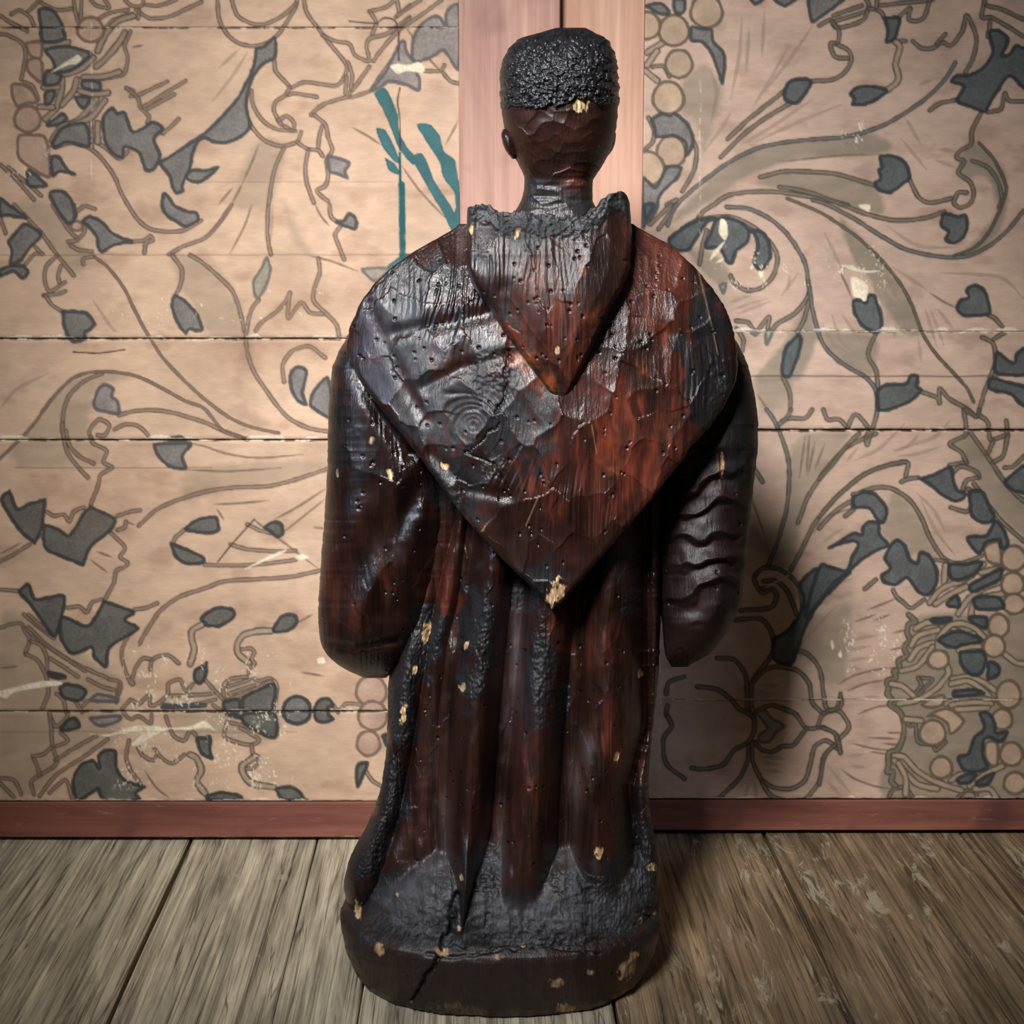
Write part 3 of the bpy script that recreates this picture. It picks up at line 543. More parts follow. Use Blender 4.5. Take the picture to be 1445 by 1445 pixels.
PRINT += """
@ 867 0
O 650 80 115 118
O 420 215 108 112
O 455 450 98 102
O 380 690 110 118
O 230 180 95 100
O 400 1070 105 115
O 230 1190 125 125
L 240 830 280 920 270 1000 220 1050
F 215 40 330 20 390 90 320 100 250 60
F 420 0 500 0 490 90 430 90
F 545 190 620 200 690 210 700 290 770 370 780 480 760 590 760 590 720 480 680 370 620 300 540 285
F 265 840 340 800 390 815 430 800 520 880 560 990 530 1080 500 1100 500 1010 420 960 300 970 280 900
F 200 1260 290 1320 370 1180 470 1180 440 1260 330 1370 290 1500 225 1580 200 1600
L 550 980 580 1060 560 1200 480 1350
P 230 370 360 290
P 230 460 300 360
P 220 500 300 570
L 270 470 350 470 390 540
L 800 980 950 840 1190 650
L 750 1110 900 960 1040 850 1240 730
V 1200 640 1240 570 1340 555 1390 580 1350 660 1280 730 1200 700
L 1390 570 1445 570 1545 560 1625 510 1670 430 1655 360 1565 310
b 375 1590 440 1445 600 1300 800 1150 1000 1050 1200 1005 1445 980 1595 970 1745 940 1945 860 2165 720 2325 570 2405 440
T 1190 1140 1445 1110 1645 1095 1875 1090
L 1030 1250 1200 1210 1445 1215 1595 1235 1825 1305
L 555 1615 620 1500 700 1445 800 1380 950 1355 1150 1355 1445 1400 1645 1445
L 1165 1320 1300 1340 1445 1380 1645 1460 1795 1515 1945 1550 2065 1555 2205 1535 2325 1495
l 1220 1400 1445 1495 1575 1575 1715 1675 1865 1815 2005 1985 2095 2145 2175 2355 2275 2505 2395 2635 2485 2735 2535 2835
b 1400 1410 1505 1445 1695 1545 1865 1655 2045 1755 2195 1795 2345 1815 2495 1805 2645 1735 2775 1625 2890 1485
L 370 1445 440 1410
F 950 -20 1000 30 1060 -20
F 1120 -20 1200 45 1290 -20
F 1380 -20 1625 -20 1445 130 1390 150
W 480 580 640 450 760 640 700 900 620 1100 590 900 480 780
w 800 1150 1000 1050 1200 1005 1445 980 1745 940 1945 1000 1900 1080 1445 1110 1190 1150 900 1260 640 1440 420 1560 500 1440
w 1000 1290 1200 1215 1445 1220 1825 1310 1900 1500 1700 1470 1445 1390 1165 1330
t 900 130 880 400 820 700
t 950 200 930 500
t 1060 80 1040 400
t 680 500 720 650 680 870
t 740 600 700 800
t 1230 320 1100 560 980 750
t 1400 180 1250 400 1060 650
t 640 1060 760 900 820 800
t 900 1200 1060 1140
t 1400 700 1100 900 900 1020
t 1600 740 1300 860 1000 1000
@ 1156 0
V 460 125 460 125 565 125 560 210 530 280 470 300 480 220
V 220 650 300 605 400 610 480 640 410 700 320 740 235 740 245 695
L 100 110 300 40
L 110 150 320 85
L 0 180 80 140 110 190 180 190 310 140 350 40 330 0
L 350 60 430 80 460 130
L 90 150 140 220 130 300 80 310 110 400 200 410
P 530 290 570 330 540 450 560 540 540 590 480 635
L 530 290 610 290
L 430 40 600 20 800 0
L 560 120 640 60 630 130 680 150 740 120 780 0
L 410 0 400 60
L 660 290 720 340 800 340 870 300 930 320 1010 220 1040 110 1090 200 1110 300 1080 420 1030 510
L 830 310 890 240
L 1170 0 1150 120 1230 130 1445 260
L 1180 40 1300 70 1445 140
V 1200 230 1260 210 1330 260 1320 330 1290 390 1340 380 1390 320 1445 340 1500 340 1500 640 1445 630 1340 540 1210 720 1170 790 1080 760 970 710 1020 610 930 580 970 530 1040 530 1150 480 1220 370
L 1210 140 1190 260
L 780 780 850 730 970 705
L 1190 790 1280 770 1310 660 1340 710 1445 715
L 1140 800 1080 920 1070 1020 1000 1060 970 1110 1020 1140 980 1220 1060 1280 1090 1350 1070 1430 1000 1465 950 1430 980 1360 1040 1360
l 1130 1010 1230 1120 1300 1260 1320 1340 1290 1445 1260 1515 1200 1635 1100 1745 950 1805
L 1080 1135 1190 1180 1260 1280 1290 1400 1270 1460
V 430 1100 530 1100 610 1150 640 1250 580 1310 500 1360 420 1340 390 1290 430 1260 420 1200 440 1180
L 640 1270 700 1390 780 1430 930 1400
w 1090 1000 1300 1200 1330 1400 1280 1600 1150 1780 1000 1800 1250 1500 1180 1250 1020 1240 1000 1100
t 600 820 720 1020
t 580 980 760 1200
t 820 1130 960 1180
t 850 1050 960 1070
t 700 600 800 560
@ 867 289
V 210 0 280 0 220 110
L 250 140 400 0
L 310 170 440 0
V 380 250 500 150 620 100 720 90 650 130 590 220 520 320 430 320
V 720 100 800 90 890 120 950 180 940 260 860 330 830 410 790 400 740 310 640 300 680 190
V 960 180 1040 190 1090 260 1100 380 1030 460 980 400 1010 290 990 210
L 400 240 560 120 720 85 860 95 1000 170 1100 270 1150 370 1120 500 1030 590 920 600 840 540 820 500
L 650 180 620 300 600 420
X 750 100 790 120 800 200 780 250 740 200
X 670 390 700 330 760 270 780 260 730 340 680 390
X 710 410 770 370 760 400
X 1015 470 1050 475 1035 520
b 790 15 950 30 1100 100 1230 220 1340 400 1370 560 1400 750 1445 920 1505 1030 1625 1130 1775 1220 1845 1310 1855 1445
L 1370 540 1370 640 1280 760 1150 840 1110 890
L 1370 680 1340 800 1290 900
L 860 820 940 830 1000 890 1090 790 1080 870
E 960 890 1020 900 990 930
E 1065 890 1115 895 1075 985
V 1180 1130 1210 1010 1290 920 1320 960 1290 1090 1240 1210 1185 1200
E 740 570 790 550 770 630
L 1190 1220 1240 1330 1240 1445
L 860 870 910 950 900 1030
W 990 1240 1230 1240 1240 1400 1150 1445 1050 1445
T 1010 1340 1080 1445
t 810 690 960 640
t 830 740 1080 660
t 870 770 1100 680
t 1220 600 1240 500
t 1180 640 1300 480
w 520 340 640 310 760 400 820 520 740 570 640 480
w 1370 700 1420 850 1640 900 1860 950 1800 1200 1600 1120 1480 1000 1445 930 1300 1230 1000 1230 1180 1000
@ 1156 289
V 870 70 920 65 980 80 1030 70 1050 140 1020 230 950 275 890 240 910 190 860 150
V 970 720 1000 670 1050 650 1035 600 1100 565 1170 610 1200 700 1205 770 1100 785 1010 780 980 750
T 780 620 870 680 970 730
L 1200 780 1240 800 1290 860
V 235 680 300 670 330 690 345 640 390 640 420 720 445 820 430 890 380 900 300 850 250 770
T 150 480 190 560 230 660
X 225 515 300 530 345 580 330 670 310 680 290 660 240 640
X 150 425 230 430 290 460 430 465 330 480 220 455
X 280 0 360 0 350 50 290 20
L 400 910 350 1020 350 1080 400 1170 415 1290
V 410 1320 470 1270 610 1260 640 1205 700 1210 690 1280 720 1310 640 1390 500 1445 420 1445
L 720 1320 830 1360 850 1400 850 1300 920 1370 1050 1445 1110 1495 1130 1445
L 1130 1445 1170 1310 1240 1120 1230 980 1150 935
L 1230 950 1310 900
V 1255 1040 1340 1100 1380 1110 1390 1060 1445 1010 1500 1010 1500 1190 1250 1190
V 1200 1300 1210 1220 1300 1240 1445 1280 1500 1290 1500 1440 1445 1430 1350 1340
t 380 560 450 700
t 420 560 540 720
t 470 500 560 680
t 750 740 830 1000
t 790 750 880 990
t 840 740 940 870
t 20 840 100 980 220 1050
t 90 780 150 950 250 1050
t 160 770 300 980
t 0 920 130 1110 260 1110
t 40 200 160 450 
t 200 260 290 440
t 540 850 530 940
t 600 820 600 900
t 700 950 720 1110
t 520 440 760 600
t 850 480 1100 490 1300 520 1440 660
t 480 150 700 290 960 300
w 150 100 420 370 650 700 720 900 600 900 450 700 340 500 250 400
@ 900 578
b 910 0 980 110 1050 300 1070 450 1050 700 980 950 920 1100
L 1020 80 1080 60 1180 60 1230 0
L 1310 0 1340 70 1420 70 1480 130
L 1080 0 1050 60 990 110
L 1680 170 1560 220 1445 290 1300 460 1190 640 1130 800
L 1890 370 1740 400 1580 470 1400 620 1250 800 1150 1000 1080 1130
T 1530 690 1330 760 1240 870
V 1140 1230 1240 1130 1350 1105 1445 1150 1500 1150 1445 1200 1300 1350 1200 1500 1120 1710 1080 1800 960 1760 960 1625 1060 1555 1150 1430 1170 1330
b 830 1170 880 1120 980 1120 1080 1180 1140 1260 1160 1400 1120 1500 1060 1560 960 1625
L 890 1210 980 1210 1060 1290 1120 1445
L 840 1150 820 1200 870 1290 920 1280 870 1260
L 870 1260 940 1260 980 1310 950 1390 860 1410 720 1415
L 880 510 830 430
T 800 620 900 900
T 1180 200 1140 480
T 1210 180 1190 460
T 1250 230 1200 460
T 1320 240 1250 420
X 905 1250 1055 1170 1050 1182 915 1252
L 560 1755 680 1765 760 1875 770 2005 770 2135 820 2165
L 690 1485 860 1475 930 1545 960 1645 930 1755 820 1895 800 2005 810 2145
W 880 900 1060 700 1070 300 1200 160 1480 160 1400 330 1250 520 1150 800 1090 1100 940 1100
@ 1156 578
L 280 170 180 270 100 380 0 490
L 200 130 240 45 280 45 340 120
L 410 0 400 60 370 150 340 250 330 200 350 160
L 0 760 120 620 300 470 460 400 620 370 610 470
L 580 510 620 490 700 480
V 700 485 700 485 800 460 920 400 940 450 970 560 1030 590 1020 630 960 650 860 600 780 530
L 920 390 1030 375
L 1020 0 1035 110 1030 180 920 240 1000 300 1040 375
w 1060 150 1200 350 1445 650 1500 930 1445 900 1250 720 1100 500 1040 380 1000 300 920 240 1030 180
L 1060 150 1200 350 1330 540 1445 650
L 1090 520 1200 680 1300 800 1445 930
L 940 450 1000 400 1110 440 1130 480
L 1010 570 1040 500 1120 480
L 1050 560 1110 590
L 1030 0 1110 50 1130 0
L 1130 40 1190 90 1200 200 1230 210 1320 170 1320 80
L 1230 220 1190 310
L 1330 180 1300 320 1230 370
L 1310 410 1370 400 1445 330
V 1310 510 1380 440 1445 390 1500 390 1500 600 1445 590 1360 570
V 1060 590 1120 570 1160 590 1210 700 1240 760 1200 800 1120 790 1070 730
L 1060 600 1070 670 1040 720 930 690
V 1240 780 1300 840 1335 940 1310 980 1280 970 1270 920 1180 940 1150 1000 1110 1010 1040 900 1170 890 1210 840
O 1370 1050 88 92
G 1160 980 1210 940 1270 940 1290 1080 1230 1090 1180 1060
O 1365 1230 82 85
O 1375 1370 80 75
V 240 620 310 580 400 600 470 680 480 740 450 800 410 780 350 700 250 690
L 185 750 250 700
L 240 690 220 650 100 730 0 840
L 240 600 400 550 520 560 640 640 720 760 780 900 880 1050 1000 1085 1150 1030
V 70 975 70 975 170 910 240 870 300 880 310 820 350 790 420 800 430 880 490 960 400 1000 290 1070 200 1150 100 1230 0 1360 -100 1460 0 1110 80 1110 190 1130 230 1040 270 960 230 930
V 500 960 550 920 600 950 640 1050 690 1080 710 1010 780 1030 830 1130 830 1230 770 1310 700 1290 620 1190 540 1240 460 1220 440 1170 500 1120 460 1050
L 520 1270 540 1310 580 1350 650 1400 740 1340
V 920 1090 1030 1090 1150 1070 1110 1150 1010 1200 930 1190
L 820 1060 900 1080 910 1190
P 880 1220 890 1100
P 780 1360 870 1260 1000 1210 1100 1150 1160 1090
P 820 1370 950 1290 1040 1250
V 900 1360 970 1310 990 1390 920 1390
V 1090 1330 1260 1320 1300 1400 1120 1410
V 1060 1240 1200 1160 1290 1120 1270 1200 1150 1260 1080 1290
P 980 1440 1060 1330 1180 1250 1290 1210
P 1070 1440 1110 1340 1290 1300
P 1140 1150 1290 1120
T 340 1415 550 1330
L 320 1265 400 1200
t 250 360 430 270 600 100
t 190 370 280 260
t 530 295 620 260 700 180
t 560 330 700 310 860 260
t 520 290 800 200 920 80
t 690 590 800 700 890 860
t 720 640 820 850 960 1030
t 20 940 160 840
t 100 1240 240 1190
W 450 800 520 580 640 660 780 920 840 1060 700 1010 640 1050 500 940 430 880
@ 900 867
E 840 690 900 680 950 730 1040 790 980 830 930 900 860 900 850 850 910 800
L 820 470 900 390 1010 370 1130 400 1210 490 1230 620 1310 700
L 930 300 1050 265 1180 270 1280 380 1310 560 1330 660 1400 670 1430 570
L 420 510 560 530 660 600 720 670 810 720 820 830 770 910
L 840 680 940 640 1040 670 1110 700 1190 800 1310 795
L 1190 800 1100 920 1020 930 950 970 870 950 830 900
L 770 910 680 960 600 1060 480 1090 380 1085
L 780 920 780 1010 720 1150 600 1270 550 1315
L 810 900 810 1030 870 1160 960 1220 1080 1230 1180 1170 1220 1040 1250 930 1330 890 1410 950
L 870 1170 930 1270 1020 1310
L 1180 1310 1280 1180 1310 1010 1380 930
L 1270 790 1310 700 1420 680 1490 790 1430 870
L 1310 800 1400 850 1430 970
L 200 700 240 790 180 880 200 1050 330 1160
L 200 560 220 480 330 440
L 210 640 200 700
t 1100 260 1400 -60
t 860 1000 1040 1020
t 880 1050 1000 1060
t 900 1100 1020 1110
t 850 500 1000 500
t 840 540 960 560
t 750 1310 780 1200
t 840 1300 820 1180
t 1340 1180 1440 1290
t 1350 1080 1500 1260
W 1060 250 1180 0 1300 0 1500 -60 1480 300 1440 480 1320 480 1270 340
@ 1156 867
w 640 60 800 0 1445 0 1500 0 1500 1300 490 1300 490 980 590 870 600 730 480 520 560 330 620 200
J 630 0 680 50 630 70 620 130 640 180 600 230 620 290 560 330 570 390 530 400 540 450 480 470 490 520 480 560 510 600 500 640 560 680 590 730 600 800 590 870 550 960 490 980 490 1060 480 1110 520 1110 510 1180 540 1210
T 130 495 250 430 400 390 530 375
T 200 540 320 490 480 460
T 270 705 400 655 510 640
T 160 1095 250 1160 400 1215 520 1230
T 230 910 400 950 500 960
T 350 870 560 880
T 445 910 560 920
T 360 970 480 985
T 525 130 610 110
T 505 250 600 230
T 480 835 590 835
T 260 50 400 0
T 380 45 500 0
t 180 190 420 145
t 170 260 360 225
t 200 330 340 305
t 220 370 300 390
t 200 1000 320 990
t 220 1070 330 1080
t 320 580 420 580
L 150 560 150 650 60 680
L 20 800 110 840 150 980
L 110 920 40 1000 0 1200
O 840 320 76 70
O 1265 80 75 85
O 1235 225 78 82
O 1335 565 88 100
O 1290 740 76 76
O 800 835 95 92
L 810 920 825 960 890 900
O 860 1080 80 80
G 1170 910 1220 890 1260 920 1260 1050 1215 1070 1170 1010
O 1355 985 82 86
O 1380 1190 80 80
G 720 640 790 590 880 570 870 640 790 660
G 760 720 850 670 930 670 1020 750 960 830 920 840 900 770 820 720
V 840 180 920 130 1010 120 1140 170 1130 200 1000 220 960 240 890 220
V 990 270 1060 260 1150 260 1180 320 1150 410 1080 430 1010 370
V 1060 20 1180 20 1170 100 1080 60
V 800 30 930 20 920 50 810 60
V 960 540 1100 530 1160 560 970 580
V 1130 700 1190 690 1240 760 1250 830 1330 830 1280 900 1200 870 1160 900 1160 1000 1190 1080 1120 1110 1020 1100 980 1010 1050 980 1090 870 1150 820 1160 770
V 970 1160 1050 1120 1110 1130 1060 1190 990 1190
V 1110 1180 1230 1120 1200 1190 1130 1210
V 1200 330 1270 370 1270 420 1190 460
P 680 100 760 60 910 50
P 650 220 700 150 840 110
P 640 320 700 240 800 200
P 580 400 700 360 800 230
P 840 170 920 80 1010 65 1100 100 1160 160
P 950 110 1020 140 1090 140
P 985 255 1050 230 1130 225
P 510 490 590 510 680 590
P 560 630 700 600 830 520 910 420 900 360
P 940 460 1050 440 1160 480 1260 550
P 930 490 1050 470 1150 530 1220 600
P 890 630 1000 600 1200 600
P 930 640 1080 620 1210 630
P 970 670 1190 660
P 530 1000 600 1010 700 1110 820 1180 1000 1240
P 530 1030 600 1110 700 1200 830 1230
P 560 1050 610 1150 610 1270
P 610 740 720 750
P 1060 1210 1150 1140 1290 1070
P 930 1170 1000 1130 1110 1120
P 1100 1230 1200 1230 1250 1290
P 1310 280 1390 340 1445 350
L 720 450 800 460 740 520 690 580
L 700 450 720 500 680 560
L 640 790 680 780 690 880 720 910 810 920
L 980 1290 1040 1240 1100 1250 1110 1290
L 490 1300 520 1240 600 1220 660 1290
X 80 200 95 180 105 230 92 250
X 135 280 155 250 160 300 140 300
"""

CW, CH, PAD = 1445, 1150, 40
yy, xx = np.mgrid[0:CH + 2 * PAD, 0:CW + 2 * PAD].astype(float); xx -= PAD; yy -= PAD
lr = sstep(500, 900, xx)[..., None]
m1 = fbm(xx / 70, yy / 45, 1, 5)[..., None]; m2 = fbm(xx / 14, yy / 10, 5, 4)[..., None]
canvas = (rgb(200, 169, 143) * (1 - lr) + rgb(190, 162, 143) * lr) * (1 + 0.20 * (m1 - 0.5) + 0.10 * (m2 - 0.5))
dirt = sstep(0.56, 0.80, fbm(xx / 55, yy / 30, 9, 5))[..., None]
canvas = canvas * (1 - 0.11 * dirt * np.array([0.8, 1.0, 1.1]))
fib = (vnoise(xx / 14, yy / 1.3, 21) - 0.5)[..., None] * 0.05
canvas = canvas * (1 + fib)
wob = fbm(xx / 9, yy / 9, 31, 3)

def spline(pts, closed=False, k=7):
    P = np.array(pts, float)
    if len(P) < 3 and not closed: return P
    n = len(P); out = []
    for i in range(n if closed else n - 1):
        p1 = P[i]; p2 = P[(i + 1) % n]
        p0 = P[(i - 1) % n] if closed or i > 0 else p1
        p3 = P[(i + 2) % n] if closed or i + 2 < n else p2
        if np.allclose(p1, p2): continue
        t = np.linspace(0, 1, k, endpoint=False)[:, None]
        m1_ = (p2 - p0) * 0.42; m2_ = (p3 - p1) * 0.42
        if np.allclose(p0, p1): m1_ = (p2 - p1) * 0.4
        if np.allclose(p2, p3): m2_ = (p2 - p1) * 0.4
        out.append((2*t**3-3*t**2+1)*p1 + (t**3-2*t**2+t)*m1_ + (-2*t**3+3*t**2)*p2 + (t**3-t**2)*m2_)
    if not closed: out.append(P[-1:])
    return np.concatenate(out)
def window(P, pad):
    x0 = max(int(P[:, 0].min() - pad) + PAD, 0); x1 = min(int(P[:, 0].max() + pad) + PAD + 2, canvas.shape[1])
    y0 = max(int(P[:, 1].min() - pad) + PAD, 0); y1 = min(int(P[:, 1].max() + pad) + PAD + 2, canvas.shape[0])
    return (slice(y0, y1), slice(x0, x1)) if x1 > x0 and y1 > y0 else None
def dist(P, win, pad, closed=False):
    X = xx[win]; Y = yy[win]; D = np.full(X.shape, 99.0); T = np.zeros(X.shape)
    ox, oy = X[0, 0], Y[0, 0]; n = len(P)
    for i in range(n if closed else n - 1):
        a = P[i]; b = P[(i + 1) % n]
        xa = max(int(min(a[0], b[0]) - pad - ox), 0); xb = int(max(a[0], b[0]) + pad - ox) + 2
        ya = max(int(min(a[1], b[1]) - pad - oy), 0); yb = int(max(a[1], b[1]) + pad - oy) + 2
        if xb <= 0 or yb <= 0: continue
        sx = X[ya:yb, xa:xb]; sy = Y[ya:yb, xa:xb]
        if sx.size == 0: continue
        e = b - a; L2 = max(e @ e, 1e-6)
        t = np.clip(((sx - a[0]) * e[0] + (sy - a[1]) * e[1]) / L2, 0, 1)
        d = np.hypot(sx - a[0] - t * e[0], sy - a[1] - t * e[1])
        s = D[ya:yb, xa:xb]; m = d < s
        s[m] = d[m]; T[ya:yb, xa:xb][m] = ((i + t) / max(n - 1, 1))[m]
    return D, T
def inside(P, win):
    X = xx[win]; Y = yy[win]; ins = np.zeros(X.shape, bool); n = len(P)
    for i in range(n):
        (xa, ya), (xb, yb) = P[i], P[(i + 1) % n]
        if ya == yb: continue
        c = (ya > Y) != (yb > Y)
        ins ^= c & (X < (xb - xa) * (Y - ya) / (yb - ya) + xa)
    return ins
def blend(win, a, c):
    a = np.clip(a, 0, 1)[..., None]
    canvas[win] = canvas[win] * (1 - a) + np.asarray(c) * a
def side(win):      # 0 left panel, 1 right panel
    return lr[win]
def stroke(pts, w, core=None, edge=None, a_core=0.70, a_edge=0.92, taper=0, soft=0.8):
    P = spline(pts); win = window(P, w + 3)
    if win is None: return
    D, T = dist(P, win, w + 3)
    s = side(win)
    if core is None: core = rgb(134, 114, 98) * (1 - s) + rgb(104, 96, 82) * s
    if edge is None: edge = rgb(92, 75, 64) * (1 - s) + rgb(68, 62, 52) * s
    hw = w / 2 * (0.80 + 0.5 * wob[win])
    if taper: hw = hw * np.clip(np.minimum(T, 1 - T) * taper, 0.25, 1)
    body = np.clip((hw - D) / soft + 0.5, 0, 1)
    rim = np.exp(-((D - hw + 0.6) / 1.0) ** 2)
    var = 0.75 + 0.5 * wob[win]
    blend(win, body * a_core * var, core)
    blend(win, rim * a_edge * var, edge)
def shape(pts, fill, line, lw=5.0, alpha=0.92, hatch=0.12, smooth=True):
    P = spline(pts, True) if smooth else np.array(pts, float)
    win = window(P, lw + 4)
    if win is None: return
    D, T = dist(P, win, lw + 4, True); ins = inside(P, win)
    sd = np.where(ins, D, -D) + (wob[win] - 0.5) * 1.6
    tex = (vnoise(xx[win] / 1.7 + yy[win] / 4, yy[win] / 2.2, 41) - 0.5) * 2 * hatch + (fbm(xx[win] / 22, yy[win] / 22, 44, 3) - 0.5) * 0.25
    blend(win, np.clip(sd + 0.5, 0, 1) * alpha, np.clip(fill * (1 + tex[..., None]), 0, 1))
    if lw:
        line_a = np.clip((lw / 2 * (0.7 + 0.6 * wob[win]) - np.abs(sd - 0.6)) / 1.0 + 0.5, 0, 1)
        blend(win, line_a * 0.82, line)
def wash(pts, c, a, blur):
    P = spline(pts, True); win = window(P, blur * 2)
    if win is None: return
    D, T = dist(P, win, blur * 2, True); ins = inside(P, win)
    sd = np.where(ins, np.minimum(D, 60), -D)
    k = sstep(-blur, blur, sd + (wob[win] - 0.5) * blur) * (0.7 + 0.6 * fbm(xx[win] / 30, yy[win] / 12, 52, 4))
    blend(win, k * a, c)
CREAM = rgb(232, 222, 200)
later = []
def draw():
    ox = oy = 0
    items = []
    for ln in PRINT.strip().splitlines():
        f = ln.split()
        if not f: continue
        if f[0] == '@': ox, oy = float(f[1]), float(f[2]); continue
        v = np.array(f[1:], float)
        if f[0] in 'OC': q = [(ox + v[0] / 5 + v[2] / 5 * math.cos(a) * (1 + .03 * math.sin(3 * a)), oy + v[1] / 5 + v[3] / 5 * math.sin(a)) for a in np.linspace(0, 2 * math.pi, 17)[:-1]]
        else: q = [(ox + a / 5, oy + b / 5) for a, b in v.reshape(-1, 2)]
        items.append((f[0], q))
    rank = {k: i for i, k in enumerate('WwtTLlJbBPGOFfDEVCSszKX')}
    for k, q in sorted(items, key=lambda it: rank[it[0]]):
        cx = np.mean([c[0] for c in q]); cy = np.mean([c[1] for c in q]); right = cx > 800; low = (not right) and cy > 700
        if k == 'W': wash(q, rgb(150, 134, 112) if not right else rgb(126, 118, 100), 0.52, 7)
        elif k == 'w': wash(q, rgb(120, 112, 96), 0.62, 5)
        elif k == 't': stroke(q, 4.2, rgb(142, 120, 104), rgb(128, 106, 92), 0.38, 0.22, 3, 1.6)
        elif k == 'T': stroke(q, 2.6, rgb(124, 100, 84), rgb(104, 82, 68), 0.60, 0.45, 4)
        elif k == 'L': stroke(q, 5.4 if not right else 6.0)
        elif k == 'l': stroke(q, 4.2, None, None, 0.8, 0.9)
        elif k == 'b': stroke(q, 5.6, rgb(98, 94, 86) if right else None, rgb(62, 64, 64) if right else None, 0.75, 0.9)
        elif k == 'B': stroke(q, 6.5, rgb(70, 72, 76), rgb(56, 58, 62), 0.9, 0.9)
        elif k == 'J': stroke(q, 8.0, rgb(112, 104, 88), rgb(70, 63, 52), 0.95, 0.95)
        elif k == 'P':
            stroke(q, 9.5, rgb(96, 86, 74), rgb(84, 74, 64), 0.85, 0.6)
            stroke(q, 5.0, rgb(168, 146, 122) if right or low else rgb(160, 138, 118), rgb(150, 132, 112), 0.95, 0.2)
        elif k in 'GO':
            shape(q, rgb(178, 152, 128) if right else rgb(178, 148, 128), rgb(92, 80, 66) if right else rgb(112, 88, 74), 4.6, 0.95, 0.04)
        elif k in 'Ff': shape(q, rgb(112, 109, 106) if not low else rgb(90, 89, 85), rgb(62, 62, 62) if not low else rgb(52, 53, 53), 5.2)
        elif k == 'D': shape(q, rgb(134, 126, 122), rgb(86, 82, 82), 5.0)
        elif k == 'E': shape(q, rgb(138, 134, 120), rgb(92, 92, 86), 4.2)
        elif k in 'VC': shape(q, rgb(82, 87, 87) if right else rgb(104, 103, 100), rgb(48, 52, 54), 5.4)
        elif k == 'S': shape(q, rgb(52, 98, 102), rgb(44, 88, 94), 2.0, 1.0, 0.05)
        elif k == 's': stroke(q, 3.0, rgb(28, 66, 68), rgb(28, 66, 68), 1, 0.6)
        elif k == 'z': stroke(q, 8.0, rgb(30, 78, 80), rgb(34, 82, 84), 1, 0.9)
        elif k == 'K': stroke([(a + rng.uniform(-.6, .6), b + rng.uniform(-.9, .9)) for a, b in q], 1.6, rgb(44, 32, 26), rgb(60, 44, 36), 0.9, 0.4)
        elif k == 'X': shape(q, CREAM * np.array([1, .97, .93]), CREAM * .9, 1.0, 0.95, 0.1)
draw()

# age: seams, torn edges along the board joints, scuffs
def tear(y, x0, x1, cream, dark, seed, amp=1.2):
    m = (xx >= x0) & (xx <= x1)
    jy = y + (fbm(xx / 16, xx * 0 + seed, seed, 4) - 0.5) * 2 * amp * 2
    n = fbm(xx / 24, xx * 0 + 3, seed + 5, 5)
    up = np.clip((n - 0.42) * 22 * cream, 0, 6)
    d = jy - yy
    a = np.where(m & (d > -0.3) & (d < up), 0.9, 0) * (0.6 + 0.5 * vnoise(xx / 2, yy / 1.5, seed + 9))
    low = np.clip((fbm(xx / 18, xx * 0 + 7, seed + 6, 4) - 0.55) * 16 * cream, 0, 3)
    a = np.maximum(a, np.where(m & (-d >= 0) & (-d < low), 0.7, 0))
    blend((slice(None), slice(None)), a, CREAM)
    if dark:
        w = np.clip((fbm(xx / 11, xx * 0 + 11, seed + 8, 4) - 0.40) * 8, 0.15, 1.4) * dark
        blend((slice(None), slice(None)), np.where(m, np.clip(w - np.abs(d + 0.8) + 0.5, 0, 1), 0) * 0.9, rgb(46, 34, 26))
tear(38.5, -40, 650, 0.15, 0.9, 3, 0.5)
tear(477.5, -40, 650, 0.9, 0.9, 11, 0.9)
tear(620.5, -40, 650, 1.2, 0.8, 17, 0.7)
tear(1003.5, -40, 650, 0.45, 1.0, 23, 0.4)
tear(467.5, 905, 1485, 1.0, 0.25, 29, 1.2)
tear(606.5, 905, 1485, 0.5, 1.2, 37, 0.8)
tear(987.0, 905, 1485, 0.35, 0.3, 43, 0.5)
tear(1129.0, -40, 650, 0.5, 0.3, 53, 0.4); tear(1126.5, 905, 1485, 0.6, 0.2, 59, 0.4)
for (y, a, b, c) in ((359.5, 0, 648, .35), (531, 905, 1485, .8), (1033, 0, 420, .25), (660, 20, 300, .35), (256, 280, 560, .2)):
    k = np.exp(-((yy - y - (fbm(xx / 60, xx * 0, int(y)) - .5) * 3) / 0.9) ** 2) * ((xx > a) & (xx < b)) * c
    blend((slice(None), slice(None)), k, rgb(70, 52, 42))
for (x, a, b) in ((988, 110, 330), (931, 900, 1110), (129, 30, 260)):     # vertical fold with flaked print
    k = np.exp(-((xx - x - (fbm(yy / 40, yy * 0, x) - .5) * 5) / 0.8) ** 2) * ((yy > a) & (yy < b)) * (vnoise(xx / 3, yy / 4, x) > 0.5) * 0.6
    blend((slice(None), slice(None)), k, CREAM)
for (x0, y0, x1, y1, d, sd) in ((1180, 860, 1280, 960, .25, 1), (1000, 340, 1260, 420, .12, 4), (150, 900, 420, 1120, .18, 2), (1180, 160, 1230, 215, .2, 3), (0, 200, 80, 260, .2, 5), (150, 400, 640, 470, .05, 6)):
    n = vnoise(xx / 1.6, yy / 3.2, 60 + sd) * fbm(xx / 14, yy / 20, 70 + sd)
    box = sstep(x0, x0 + 20, xx) * sstep(x1, x1 - 20, xx) * sstep(y0, y0 + 15, yy) * sstep(y1, y1 - 15, yy)
    blend((slice(None), slice(None)), np.where(n > 0.60 - d * .6, 0.75, 0) * box, CREAM)
